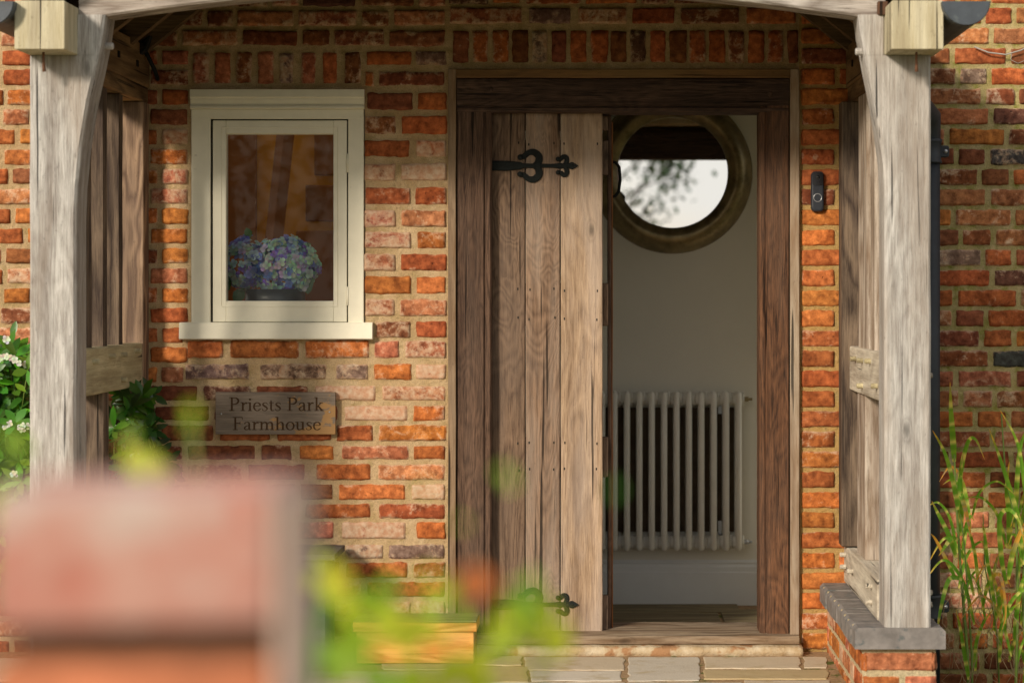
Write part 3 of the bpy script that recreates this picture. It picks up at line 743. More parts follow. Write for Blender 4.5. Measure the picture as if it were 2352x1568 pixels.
HC = [(.10, .12, .40), (.17, .20, .46), (.15, .10, .34), (.24, .32, .42), (.26, .33, .30), (.09, .13, .30), (.28, .22, .42), (.20, .27, .26)]
for (u, vv, rx, rz, n_, dark) in ((650, 612, 78, 60, 420, 1.0), (563, 605, 48, 56, 210, .75), (655, 570, 40, 26, 60, .8), (694, 610, 24, 34, 50, .8)):  # last value dims a head: shade put into its petal colour
    mb = MB(); ctr = P(u, vv, HY+.03)
    for k in range(n_):
        t = rnd.random()*2*math.pi; ph = math.acos(rnd.uniform(-.55, 1))
        nn = Vector((math.sin(ph)*math.cos(t), -abs(math.cos(ph))*1.0, math.sin(ph)*math.sin(t)))
        p = ctr+Vector((nn.x*rx/610, nn.y*.07*jit(.2), nn.z*rz/610))*jit(.17)
        c = HC[int((noise.noise(nn*1.7+Vector((u, 0, 0)))*.5+.5+rnd.uniform(-.2, .2))*7.99) % 8]; c = tuple(x*dark*1.25 for x in c)
        floret(mb, p, nn+Vector((rnd.uniform(-.3, .3), -.2, rnd.uniform(-.2, .4))), .0175*jit(.2), tuple(min(.85, x*2.0) for x in c))
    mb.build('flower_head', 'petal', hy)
for (u, vv, dx, dz, ln_) in ((700, 620, .2, -1, .085), (560, 660, -.4, -.7, .07), (690, 575, .8, .5, .05), (530, 640, -.6, -.8, .07), (575, 548, -.3, .9, .045), (705, 640, .1, -1, .06)):
    p = P(u, vv, HY+.02); mb = MB(); mb.leaf(p, (dx, -.25, dz), (0, -1, .2), ln_, ln_*.72, .1, (.05, .13, .04), .06); mb.build('leaf', 'leaf', hy)

# ------------------------------------------------------------------ name board with lettering
q0, q1 = P(496, 997, -.02), P(771, 900, -.02)
sg = thing('name_board', 'small weathered wooden board carved with the farmhouse name below the window', 'sign', ((q0.x+q1.x)/2, -.012, (q0.z+q1.z)/2))
mb = MB(); mb.beam((q0.x, q1.x), (-.030, -.010), (q0.z, q1.z), 'x', .002, 6, .0004); mb.build('board', 'sign', sg)
T1, T2, T3 = .125, .09, .045
def arcp(cx, cy, rx, ry, a0, a1, w0, w1, n=9):   # stress heavy at the sides
    out = []
    for i in range(n):
        t = a0+(a1-a0)*i/(n-1); k = abs(math.cos(R(t))); out.append((cx+rx*math.cos(R(t)), cy+ry*math.sin(R(t)), w0+(w1-w0)*k))
    return out
def GL(ch):
    st_ = []; X = .62
    def stem(x, y0, y1, w_=T1): st_.append([(x, y0, w_), (x, y1, w_)])
    def serif(x, y, hw=.14, w_=T3): st_.append([(x-hw, y, w_), (x+hw, y, w_)])
    if ch == 'P': stem(.2, .02, .98); serif(.2, .02, .16); serif(.14, .975, .1); st_.append([(.16, .965, .05)]+arcp(.36, .73, .24, .235, 80, -90, .05, .125, 11)+[(.22, .49, .045)]); adv = .72
    elif ch == 'F': stem(.2, .02, .98); serif(.2, .02, .16); st_.append([(.05, .97, .05), (.64, .97, .05)]); st_.append([(.63, .98, .04), (.645, .80, .035)]); st_.append([(.22, .53, .05), (.50, .53, .05)]); st_.append([(.5, .62, .035), (.5, .43, .035)]); adv = .70
    elif ch == 'r': stem(.15, .02, X); serif(.15, .02, .13); serif(.1, X-.02, .08); st_.append([(.18, .40, .05), (.25, .53, .07), (.33, .58, .09), (.42, .55, .11)]); adv = .45
    elif ch == 'i': stem(.14, .02, X); serif(.14, .02, .12); serif(.09, X-.02, .08); st_.append([(.08, .84, .12), (.20, .84, .12)]); adv = .30
    elif ch == 'e': st_.append([(.10, .36, .04), (.46, .36, .04)]); st_.append([(.46, .37, .06)]+arcp(.28, .31, .20, .30, 25, 300, .045, .115, 14)+[(.50, .14, .035)]); adv = .54
    elif ch == 's': st_.append([(.36, .47, .03), (.33, .56, .05), (.22, .60, .05), (.11, .54, .08), (.10, .44, .10), (.20, .34, .12), (.31, .25, .11), (.35, .14, .09), (.28, .04, .05), (.17, .01, .05), (.07, .06, .05), (.05, .16, .03)]); adv = .43
    elif ch == 't': st_.append([(.15, .80, .03), (.16, .60, .11), (.16, .14, .115), (.20, .03, .09), (.30, .02, .05), (.36, .07, .03)]); st_.append([(.03, .595, .045), (.33, .595, .045)]); adv = .37
    elif ch == 'a': st_.append([(.07, .46, .09), (.12, .56, .06), (.24, .60, .05), (.34, .54, .10), (.36, .40, .12), (.36, .12, .12), (.40, .03, .08), (.49, .05, .03)]); st_.append([(.35, .36, .04), (.18, .29, .06), (.07, .16, .11), (.13, .03, .07), (.25, .03, .05), (.35, .12, .04)]); adv = .52
    elif ch == 'k': stem(.15, .02, 1.0); serif(.15, .02, .13); serif(.10, .985, .08); st_.append([(.16, .26, .04), (.42, .59, .05)]); serif(.42, .595, .11, .04); st_.append([(.24, .36, .10), (.50, .02, .12)]); serif(.49, .02, .12, .04); adv = .60
    elif ch == 'm': 
        for x in (.15, .48, .81): stem(x, .02, X if x < .2 else .45); serif(x, .02, .12)
        serif(.1, X-.02, .08)
        for x in (.15, .48): st_.append([(x+.02, .42, .04), (x+.12, .56, .055), (x+.22, .59, .08), (x+.31, .53, .11), (x+.33, .42, .12)])
        adv = .98
    elif ch == 'h': stem(.15, .02, 1.0); stem(.49, .02, .45); serif(.15, .02, .12); serif(.49, .02, .12); serif(.10, .985, .08); st_.append([(.17, .42, .04), (.28, .56, .055), (.38, .59, .08), (.47, .53, .11), (.49, .42, .12)]); adv = .65
    elif ch == 'o': st_.append(arcp(.29, .305, .22, .295, 90, 452, .045, .12, 20)); adv = .60
    elif ch == 'u': stem(.14, .18, X); serif(.09, X-.02, .08); stem(.47, .04, X); serif(.42, X-.02, .08); serif(.52, .025, .07); st_.append([(.14, .2, .12), (.17, .07, .10), (.26, .02, .07), (.36, .05, .05), (.46, .15, .04)]); adv = .64
    else: adv = .30
    return st_, adv
def word(text, u0, u1, vb, cap):
    tot = sum(GL(c)[1] for c in text); a = P(u0, vb, -.03); b = P(u1, vb, -.03); s = P(0, vb-cap, -.03).z-a.z; kx = (b.x-a.x)/tot
    x = a.x
    for c in text:
        ss, adv = GL(c)
        if ss:
            mb = MB()
            for i, st_ in enumerate(ss):
                stroke(mb, [(x+p[0]*kx, a.z+p[1]*s, p[2]*s*1.08) for p in st_], -.0312-.00025*i, .0016, 3)
            mb.build('letter', 'sigletter', sg)
        x += adv*kx
word('Priests Park', 525, 744, 943, 31); word('Farmhouse', 533, 738, 987, 30)
for (u, vv) in ((508, 950), (757, 946)):
    q = P(u, vv, -.03); mb = MB(); mb.lathe([(.0001, -.0025), (.003, -.002), (.004, .001)], (q.x, -.030, q.z), 'y', 10); mb.build('screw', 'silver', sg)

# ------------------------------------------------------------------ door bell
q0, q1 = P(1863, 486, -.02), P(1892, 394, -.02); cx = (q0.x+q1.x)/2; hw = (q1.x-q0.x)/2
db = thing('video_doorbell', 'slim dark blue video doorbell with round button on the brick right of the door', 'doorbell', (cx, -.006, q0.z))
def pill(x, z0, z1, hw, r, n=6):
    pts = []
    for (ax, az, a0) in ((x+hw-r, z1-r, 0), (x-hw+r, z1-r, 90), (x-hw+r, z0+r, 180), (x+hw-r, z0+r, 270)):
        for k in range(n+1): t = R(a0+90*k/n); pts.append((ax+r*math.cos(t), az+r*math.sin(t)))
    return pts
mb = MB(); mb.loft([[(x, y, z) for x, z in pill(cx, q0.z+e, q1.z-e, hw-e, hw*.62)] for y, e in ((-.005, 0), (-.024, 0), (-.028, .003), (-.029, .007))], sm=False); mb.build('body', 'plastic', db)
zc = P(0, 430, 0).z
mb = MB(); mb.loft([[(x, y, z) for x, z in pill(cx, P(0, 427).z, q1.z-.004, hw-.004, .008)] for y in (-.020, -.0305)]); mb.build('camera_panel', 'blackgloss', db)
mb = MB(); mb.lathe([(.0001, -.0325), (.005, -.032), (.0065, -.030)], (cx+.002, 0, P(0, 408).z), 'y', 20); mb.build('lens', 'silver', db) if False else mb.build('lens', 'blackgloss', db)
mb = MB(); zz = P(0, 455).z; mb.lathe([(.0135, -.0288), (.0138, -.0305), (.0158, -.0305), (.0162, -.0288)], (cx, 0, zz), 'y', 32); mb.build('button_ring', 'silver', db)

# ------------------------------------------------------------------ porch
porch = thing('oak_porch', 'weathered oak framed porch with pitched roof around the farmhouse door', 'porch', (-.39, -.6, -.06))
YF, PD = -1.11, .14            # front of the posts, post depth
Rx = lambda x: -.78-x
def post(sign):
    mb = MB(); y0, y1 = YF, YF+PD
    if sign < 0: xo, xi = -1.857, -1.707; jz = [(-.06, 0), (1.50, 0), (1.62, .004), (1.75, .016), (1.9, .042), (2.0, .064), (2.046, .073)]
    else: xo, xi = 1.066, .916; jz = [(.192, 0), (1.60, 0), (1.69, .003), (1.80, .018), (1.9, .036), (2.0, .056), (2.046, .064)]
    def sec(z, dx, xo_=None):
        x_o = xo if xo_ is None else xo_; x_i = xi-sign*0+(-sign)*dx
        j = noise.noise(Vector((z*4, sign*3, 0)))*.0022; j2 = noise.noise(Vector((z*5, sign*9, 4)))*.0015; r = .007; s_ = 1 if sign > 0 else -1
        return [(x_o+j, y1, z), (x_o+j, y0+r, z), (x_o+j-s_*r, y0+j2, z), (x_i+s_*r*1.2+j2, y0+j2, z), (x_i+j2, y0+r*1.4, z), (x_i+j2, y1, z)]
    zs = []; 
    for (z0, d0), (z1, d1) in zip(jz, jz[1:]):
        n_ = max(1, int((z1-z0)/.06))
        for k in range(n_): t = k/n_; zs.append((z0+(z1-z0)*t, d0+(d1-d0)*t))
    zs.append(jz[-1]); mb.loft([sec(z, d) for z, d in zs])
    dj = jz[-1][1]
    mb.loft([sec(2.0465, dj, xi+sign*.001), sec(2.11, dj+.012, xi+sign*.001), sec(2.178, dj+.022, xi+sign*.001)])
    return mb.build('post', 'oak_post', porch)
pl, pr_ = post(-1), post(1)
def peg(parent, p, ax, ln_=.03, r=.0085, mat='oak_rail'):
    mb = MB(); p = Vector(p); d = {'x': Vector((1,0,0)), 'y': Vector((0,1,0))}[ax]
    mb.tube([p, p+d*ln_*.9, p+d*ln_], [r, r, r*.7], 8, True, False); mb.build('peg', mat, parent)
peg(pl, (-1.64, YF+.07, P(0, 110, -1.0).z), 'x', .04, .012, 'oak_post'); peg(pr_, (.862, YF+.05, P(0, 120, -1.05).z), 'x', -.035, .012, 'oak_post')
for vv in (862, 1360, 1388): peg(pr_, (1.066, YF+.07, P(0, vv, -1.04).z), 'x', .016, .009, 'oak_rail_pale')
peg(pl, (-1.857, YF+.07, P(0, 915, -1.04).z), 'x', -.01, .009, 'oak_rail_pale')
# wall plates with their sawn ends
for sx in (-1, 1):
    mb = MB(); X = (-1.860, -1.703) if sx < 0 else (.918, 1.080)
    mb.beam(X, (-1.27, -.002), (2.048, 2.20), 'y', .005, 14, .001)
    pt = mb.build('wall_plate', 'oak_plate', porch)
    mb = MB(); e = .0012; mb.beam((X[0]-e, X[1]+e), (-1.273, -1.06), (2.048-e, 2.20+e), 'y', .004, 4, .0003); mb.build('plate_end', 'oak_end', pt)
    mb = MB(); xr_ = P(98 if sx < 0 else 2106, 0, -1.2).x; mb.tube([(xr_, -1.19, 2.06), (xr_, -1.19, 2.02), (xr_+.001, -1.185, 1.985)], [.004, .004, .006], 8); mb.build('iron_rod', 'rust', pt)
    xi = -1.703 if sx < 0 else .918
    for y in (-.80, -.52, -.22):
        mb = MB(); mb.box(xi-.004, xi+.004, y-.014, y+.014, 2.105, 2.128); mb.build('peg_hole', 'gap', pt)
    # lower corbel where the plate meets the wall
    mb = MB(); mb.beam((X[0]+.01, X[1]-.006) if sx < 0 else (X[0]+.006, X[1]-.01), (-.97, -.001), (1.99, 2.0478), 'y', .004, 8); mb.build('plate_packer', 'oak_plate', pt)
# arched tie beam
mb = MB(); secs = []
for k in range(41):
    x = -1.70+(2.62)*k/40; xx = x+.39; zb = 2.268-.063*xx*xx; j = noise.noise(Vector((x*5, 1, 2)))*.002
    y0, y1 = YF+.012, YF+PD-.01
    secs.append([(x, y0+.006+j, zb+j), (x, y0+j, zb+.007), (x, y0+j, zb+.21), (x, y1, zb+.21), (x, y1, zb+.006), (x, y1-.006, zb)])
mb.loft(secs); tb = mb.build('tie_beam', 'oak_post_x', porch)
mb = MB(); q = P(2028, 20, -1.11); mb.beam((q.x-.018, q.x+.016), (YF-.010, YF+.02), (q.z-.022, q.z+.022), 'y', .003, 2); mb.build('wedge', 'frame_r', tb)
# gable boarding above the beam
mb = MB()
xs = [-1.60+.195*k for k in range(13)]
for x0, x1 in zip(xs, xs[1:]):
    zt0 = 2.17+.8*(1.313-abs(x0+.39))+.05; zt1 = 2.17+.8*(1.313-abs(x1+.39))+.05
    zb = 2.40; 
    if min(zt0, zt1) < 2.44: continue
    y0, y1 = -1.06, -1.03; i = [mb.vert(p) for p in ((x0,y0,zb),(x1-.004,y0,zb),(x1-.004,y0,zt1),(x0,y0,zt0),(x0,y1,zb),(x1-.004,y1,zb),(x1-.004,y1,zt1),(x0,y1,zt0))]
    for f in ((0,1,2,3),(5,4,7,6),(1,5,6,2),(4,0,3,7),(3,2,6,7),(4,5,1,0)): mb.face(tuple(i[k] for k in f))
mb.box(-1.55, .77, -1.026, -1.02, 2.38, 2.60)
mb.build('gable_boarding', 'oak_post_x', porch)
# rafters and roof
def zr(x): return 2.175+.8*(1.313-abs(x+.39))
for y in (-.93, -.62, -.31, -.06):
    for s_ in (-1, 1):
        mb = MB(); x0 = -.39+s_*1.45; x1 = -.39+s_*.01; secs = []
        for k in range(9):
            x = x0+(x1-x0)*k/8; z = zr(x); secs.append([(x, y-.022, z), (x, y+.022, z), (x, y+.022, z+.12), (x, y-.022, z+.12)])
        mb.loft(secs); mb.build('rafter', 'oak_rafter', porch)
for s_ in (-1, 1):
    mb = MB(); x0 = -.39+s_*1.50; x1 = -.39+s_*.0; z0, z1 = zr(x0)+.1205, zr(x1)+.1205
    mb.loft([[(x0, -1.20, z0), (x0, -.003, z0), (x0, -.003, z0+.02), (x0, -1.20, z0+.02)], [(x1, -1.20, z1), (x1, -.003, z1), (x1, -.003, z1+.02), (x1, -1.20, z1+.02)]])
    ro_ = mb.build('roof_board', 'dark_rafter', porch)
    mb = MB(); n_ = 9      # tile courses
    for k in range(n_):
        a = k/n_; b = (k+1.15)/n_; xa = x0+(x1-x0)*a+s_*.03; xb = x0+(x1-x0)*min(1, b)
        za, zb_ = zr(xa)+.158, zr(xb)+.1415
        for m_ in range(8):
            ya = -1.23+m_*.1535; mb.loft([[(xa, ya, za), (xa, ya+.15, za), (xa, ya+.15, za+.014), (xa, ya, za+.014)], [(xb, ya, zb_), (xb, ya+.15, zb_), (xb, ya+.15, zb_+.014), (xb, ya, zb_+.014)]])
    mb.build('roof_tiles', 'pier_orange', porch)
# side screens
def screen(sx):
    rear = (-1.80, -1.705) if sx < 0 else (.890, .965)
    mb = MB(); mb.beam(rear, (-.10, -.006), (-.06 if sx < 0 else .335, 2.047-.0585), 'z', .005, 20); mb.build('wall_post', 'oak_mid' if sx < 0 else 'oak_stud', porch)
    xi = -1.722 if sx < 0 else .932; xo = xi+sx*.09
    zt_, zb_ = (1.092, .933) if sx < 0 else (1.079, .917)
    for i, y in enumerate((-.37, -.61, -.83) if sx < 0 else (-.28, -.62, -.85)):
        mb = MB(); secs = []; t = .045 if sx < 0 else (.20 if i == 0 else .08)
        for k in range(31):
            z = zt_-.002+(1.989-zt_)*k/30; e = noise.noise(Vector((z*2.2+i*7, sx, 0)))*.012*math.sin(math.pi*k/30)
            secs.append([(xi+sx*e*.5, y, z), (xi+sx*(.004), y-t, z), (xo, y-t, z), (xo, y, z)])
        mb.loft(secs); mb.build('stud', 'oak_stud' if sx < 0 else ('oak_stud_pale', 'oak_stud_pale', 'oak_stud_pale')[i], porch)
    mb = MB(); mb.beam((xi-sx*.012, xo+sx*.01), (YF+PD, -.095), (zb_, zt_), 'y', .006, 14, .001)
    rl = mb.build('mid_rail', 'oak_rail' if sx < 0 else 'oak_rail_pale', porch)
    face = xi-sx*.012
    if sx < 0: pts = [(-.86, .70), (-.62, .78), (-.44, .78), (-.22, .83), (-.44, .22)]
    else: pts = [(-.3, .75), (-.5, .75), (-.72, .78), (-.90, .30), (-.5, .2)]
    for (y, f) in pts: peg(rl, (face, y, zb_+(zt_-zb_)*f), 'x', -sx*.022, .009, 'oak_rail')
    # lower part
    if sx < 0:
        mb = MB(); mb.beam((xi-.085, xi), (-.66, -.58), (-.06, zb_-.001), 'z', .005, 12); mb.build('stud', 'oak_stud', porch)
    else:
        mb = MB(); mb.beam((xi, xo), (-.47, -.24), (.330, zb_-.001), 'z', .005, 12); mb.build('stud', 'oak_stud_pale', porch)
        mb = MB(); mb.beam((xi-.022, xo+.01), (YF+PD, -.004), (.1925, .330), 'y', .006, 14); bp = mb.build('sole_plate', 'oak_rail_pale', porch)
        for (y, z) in ((-.06, .30), (-.06, .255), (-.30, .27), (-.84, .29), (-.84, .235)): peg(bp, (xi-.022, y, z), 'x', -.022, .009, 'oak_rail_pale')
screen(-1); screen(1)

# ------------------------------------------------------------------ dwarf wall under the right hand side
dw = thing('dwarf_wall', 'low brick wall with grey coping under the right porch post', 'wall', (.96, -.55, -.2))
mb = MB(); xi, xo, yf_ = .842, 1.092, -1.085
mb.cur = (1,1,1,1); mb.mi = 1; mb.box(xi+.006, xo-.006, yf_+.006, -.005, -.21, .120)
z = .108-.0; k = 0
mb.mi = 0
while z > -.22:
    z1, z0 = z, z-.063
    u = yf_+.002; kk = k % 2
    if k % 2: brick(mb, xi+.002, xo-.118, z0, z1, 'o', 0, .016, lambda a, b, c: (a, yf_+.004+c, b)); brick(mb, xo-.106, xo-.002, z0, z1, 'p', 0, .016, lambda a, b, c: (a, yf_+.004+c, b))
    else: brick(mb, xi+.002, xo-.002, z0, z1, 'p' if k == 0 else 'r', 0, .016, lambda a, b, c: (a, yf_+.004+c, b))
    y = yf_+.003
    while y < -.02:
        ln_ = (.215 if kk % 2 else .102)*jit(.05); y2 = min(y+ln_, -.012)
        if y2-y > .03: brick(mb, -y2, -y, z0, z1, pick((('o', 5), ('p', 5), ('w', 1.5), ('r', 1))), 0, .016, lambda a, b, c: (xi+.004+c, -a, b))
        if y2-y > .03: brick(mb, y, y2, z0, z1, pick((('r', 5), ('d', 3))), 0, .016, lambda a, b, c: (xo-.004-c, a, b))
        y = y2+.012; kk += 1
    z -= .075; k += 1
mb.build('brickwork', ['brick', 'sandmortar'], dw)
cp = MB(); n_ = 10; y = yf_-.028; pitch = (-y-.004)/n_
for k in range(n_):
    ya = y+k*pitch; x0 = xi-.022+rnd.uniform(-.003, .003); x1 = xo+.022+rnd.uniform(-.003, .003); cp.mi = 0
    dz = rnd.uniform(-.0015, .0015)
    cp.loft([[(x0, yy, .122), (x1, yy, .122), (x1, yy, .178+dz), (x1-.012, yy, .190+dz), (x0+.012, yy, .190+dz), (x0, yy, .178+dz)] for yy in (ya+.002, ya+.006, ya+pitch-.014, ya+pitch-.010)])
    cp.mi = 1
    if k < n_-1: cp.box(x0+.004, x1-.004, ya+pitch-.011, ya+pitch+.003, .121, .1865)
cp.build('coping', ['stonegrey', 'sandmortar'], dw)

# ------------------------------------------------------------------ gutters and downpipe
def gutter(xc, label):
    g_ = thing('gutter', label, 'gutter', (xc, -.6, 2.1))
    r_ = .0745; zt_ = 2.193; mb = MB(); secs = []
    for y in (-1.30, -.9, -.5, -.01):
        o = [(xc+r_*math.cos(R(180+t*15)), y, zt_+r_*1.0*math.sin(R(180+t*15))) for t in range(13)]
        i = [(xc+(r_-.005)*math.cos(R(360-t*15)), y, zt_+(r_-.005)*math.sin(R(360-t*15))) for t in range(13)]
        secs.append(o+i)
    mb.loft(secs); mb.build('channel', 'castiron', g_)
    mb = MB(); secs = []
    for y, e in ((-1.318, .004), (-1.314, 0), (-1.302, 0)):
        secs.append([(xc+(r_+.002-e)*math.cos(R(180+t*12)), y, zt_-e*.5+(r_+.002-e)*math.sin(R(180+t*12))) for t in range(16)])
    mb.loft(secs); mb.build('end_cap', 'castiron', g_)
    return g_
gR = gutter(P(2219, 0, -1.31).x, 'blue-grey half-round gutter beside the right porch beam end')
gL = gutter(-.78-P(2219, 0, -1.31).x, 'blue-grey half-round gutter at the left edge of the porch roof')
mb = MB(); xg = P(2219, 0, -1.31).x
mb.beam((xg-.09, xg-.075), (-1.25, -.01), (2.09, 2.19), 'y', .003, 6); mb.build('fascia_board', 'oak_rafter', gR)
xp = 1.225; yp = -.07
dp = thing('downpipe', 'charcoal round downpipe against the brick behind the right porch post', 'downpipe', (xp, yp, -.2))
mb = MB(); mb.tube([(xg, -.22, 2.13), (xg, -.22, 2.05), (xg+.01, -.19, 1.99), (xp-.004, -.11, 1.93), (xp, yp, 1.87), (xp, yp, 1.80)], .038, 20, False); mb.build('swan_neck', 'downpipe', dp)
mb = MB(); mb.tube([(xp, yp, 1.86), (xp, yp, -.2)], .036, 24); mb.build('pipe', 'downpipe', dp)
for vv in (348, 1392):
    zc_ = P(0, vv, yp).z; mb = MB()
    mb.lathe([(.037, -.045), (.043, -.045), (.043, -.036), (.040, -.034), (.040, .030), (.043, .034), (.045, .045), (.037, .045)], (xp, yp, zc_), 'z', 28)
    for s_ in (-1, 1):
        mb.beam((xp+s_*.030, xp+s_*.070), (yp-.006, yp+.02), (zc_-.022, zc_+.022), 'y', .008, 2, 0)
    sk = mb.build('socket', 'downpipe', dp)
    mb = MB(); mb.lathe([(.0001, -.006), (.006, -.005), (.008, 0)], (xp+.056, yp-.008, zc_), 'y', 12); mb.build('fixing', 'silver', sk)
# cable on the wall at top right
mb = MB(); mb.tube([P(2238, 108, -.02), P(2270, 121, -.03), P(2310, 126, -.03), P(2345, 116, -.03), P(2400, 88, -.02)], .003, 6)
mb.tube([P(2323, 124, -.03), P(2322, 138, -.03), P(2338, 146, -.03), P(2362, 136, -.02)], .0012, 5)
cb = mb.build('cable', 'lightgrey'); tag(cb, 'thin grey cable looping across the brick at top right', 'cable')
# flood light under the rafters
q = P(326, 112, -.14)
fl = thing('floodlight', 'small black floodlight fixed to the wall under the left rafters', 'light', (q.x, -.01, q.z))
mb = MB(); c_, s_ = math.cos(R(35)), math.sin(R(35))
def fp(a, b, y): return (q.x+a*c_-b*s_*.0+b*.25, -.16+y, q.z+b*c_+a*.55)
mb.loft([[fp(a*k, b*k, y) for a, b in ((-.03, -.035), (.03, -.035), (.036, -.03), (.036, .03), (.03, .035), (-.03, .035), (-.036, .03), (-.036, -.03))] for y, k in ((.05, .6), (.03, 1), (-.008, 1), (-.012, .93))]); mb.build('housing', 'iron', fl)
mb = MB(); mb.loft([[fp(a, b, y) for a, b in ((-.026, -.024), (.026, -.024), (.026, .024), (-.026, .024))] for y in (-.011, -.0145)]); mb.build('lens', 'blackgloss', fl)
mb = MB(); mb.tube([(q.x+.03, -.002, q.z-.10), (q.x+.03, -.06, q.z-.07), (q.x+.01, -.12, q.z-.01)], .008, 8); mb.build('bracket', 'iron', fl)

# ------------------------------------------------------------------ paving
pv = MB(); ZP = -.066
pv.mi = 1; pv.box(-2.6, .85, -2.6, -.02, -.23, ZP-.0035); pv.mi = 0
FC = [(.58, .49, .36), (.50, .40, .26), (.60, .55, .46), (.46, .36, .20), (.55, .48, .37)]
def flag(u0, u1, v0, v1, c):
    def G(u, v_):
        d = (CZ-ZP)*F/(v_-YV); return (u-XV)*d/F, d-D
    pts = []; u0 -= 3; u1 += 3; v0 -= 1; v1 += 1.5; cs = [G(u0, v0), G(u1, v0), G(u1, v1), G(u0, v1)]
    sdv = rnd.random()*90; N = 10
    for k in range(4):
        a, b = cs[k], cs[(k+1) % 4]
        for t in range(N):
            s = t/N; x = a[0]+(b[0]-a[0])*s; y = a[1]+(b[1]-a[1])*s
            x += noise.noise(Vector((x*16+sdv, y*16, 0)))*.010; y += noise.noise(Vector((x*16, y*16+sdv, 0)))*.012; pts.append((x, y))
    cx_ = sum(p[0] for p in pts)/len(pts); cy_ = sum(p[1] for p in pts)/len(pts)
    jj = jit(.08); pv.cur = (*[x*jj for x in c], 1); dz = rnd.uniform(-.0008, .001)
    r0 = [pv.vert((x, y, ZP-.0045)) for x, y in pts]; r1 = [pv.vert((cx_+(x-cx_)*.992, cy_+(y-cy_)*.985, ZP+dz-.001)) for x, y in pts]
    r2 = [pv.vert((cx_+(x-cx_)*.97, cy_+(y-cy_)*.95, ZP+dz)) for x, y in pts]
    for a, b in ((r0, r1), (r1, r2)):
        for i in range(len(a)): pv.face((a[i], a[(i+1) % len(a)], b[(i+1) % len(a)], b[i]))
    pv.face(tuple(r2))
for (u0, u1, v0, v1, c) in ((1100,1195,1506,1524,1),(1208,1432,1508,1535,0),(1446,1604,1508,1560,2),(1620,1835,1508,1532,0),(1850,1895,1508,1530,0),
        (1095,1210,1530,1562,3),(1222,1424,1540,1560,2),(1620,1900,1538,1556,3),(1098,1432,1566,1600,2),(1446,1700,1566,1610,4),(1712,1905,1562,1600,0),
        (700,1085,1540,1566,4),(880,1085,1512,1534,1),(520,690,1510,1570,0),(300,505,1510,1545,3),(-200,280,1510,1560,0),(-300,510,1570,1640,2),(530,1085,1574,1650,0),
        (1098,1430,1608,1700,1),(1450,1940,1620,1700,0)):
    flag(u0, u1, v0, v1, FC[c])
for r_ in range(5):
    for k in range(7):
        v0 = 1710+r_*75; flag(-600+k*380+rnd.uniform(0, 30), -240+k*380, v0, v0+66, rnd.choice(FC))
pv.build('paving', ['flag', 'joint'], kind='structure')

# ------------------------------------------------------------------ chest and pine box by the wall
ch = thing('storage_chest', 'dark grey wooden chest with round knob against the wall, mostly behind the foreground pier', 'chest', (-1.2, -.2, ZP))
mb = MB(); mb.beam((-1.48, -.963), (-.344, -.045), (.313, .335), 'x', .003, 6); mb.build('lid', 'chestwood', ch)
mb = MB(); mb.beam((-1.45, -1.0), (-.325, -.055), (ZP+.002, .3125), 'x', .003, 6); mb.build('body', 'chestwood', ch)
q = P(705, 1313, -.33); mb = MB(); mb.lathe([(.0001, -.022), (.012, -.020), (.015, -.012), (.008, 0)], (q.x, -.325, q.z), 'y', 18); mb.build('knob', 'chestwood', ch)
bxx = thing('pine_box', 'low honey-coloured pine box with grey lid at the foot of the wall', 'box', (-.68, -.22, ZP))
mb = MB(); mb.beam((-.902, -.454), (-.312, -.125), (.052, .086), 'x', .002, 6); mb.build('lid_rim', 'orangewood', bxx)
mb = MB(); mb.beam((-.900, -.456), (-.310, -.127), (.0862, .092), 'x', .001, 6); mb.build('lid', 'lidwood', bxx)
mb = MB(); mb.beam((-.890, -.466), (-.302, -.135), (ZP+.002, .051), 'x', .002, 6)
bo = mb.build('body', 'orangewood', bxx)
mb = MB(); mb.box(-.4662, -.464, -.300, -.137, ZP+.004, .050); mb.build('shaded_side', 'pine_side_shade', bxx)  # thin sheet added over the body to carry its side shade

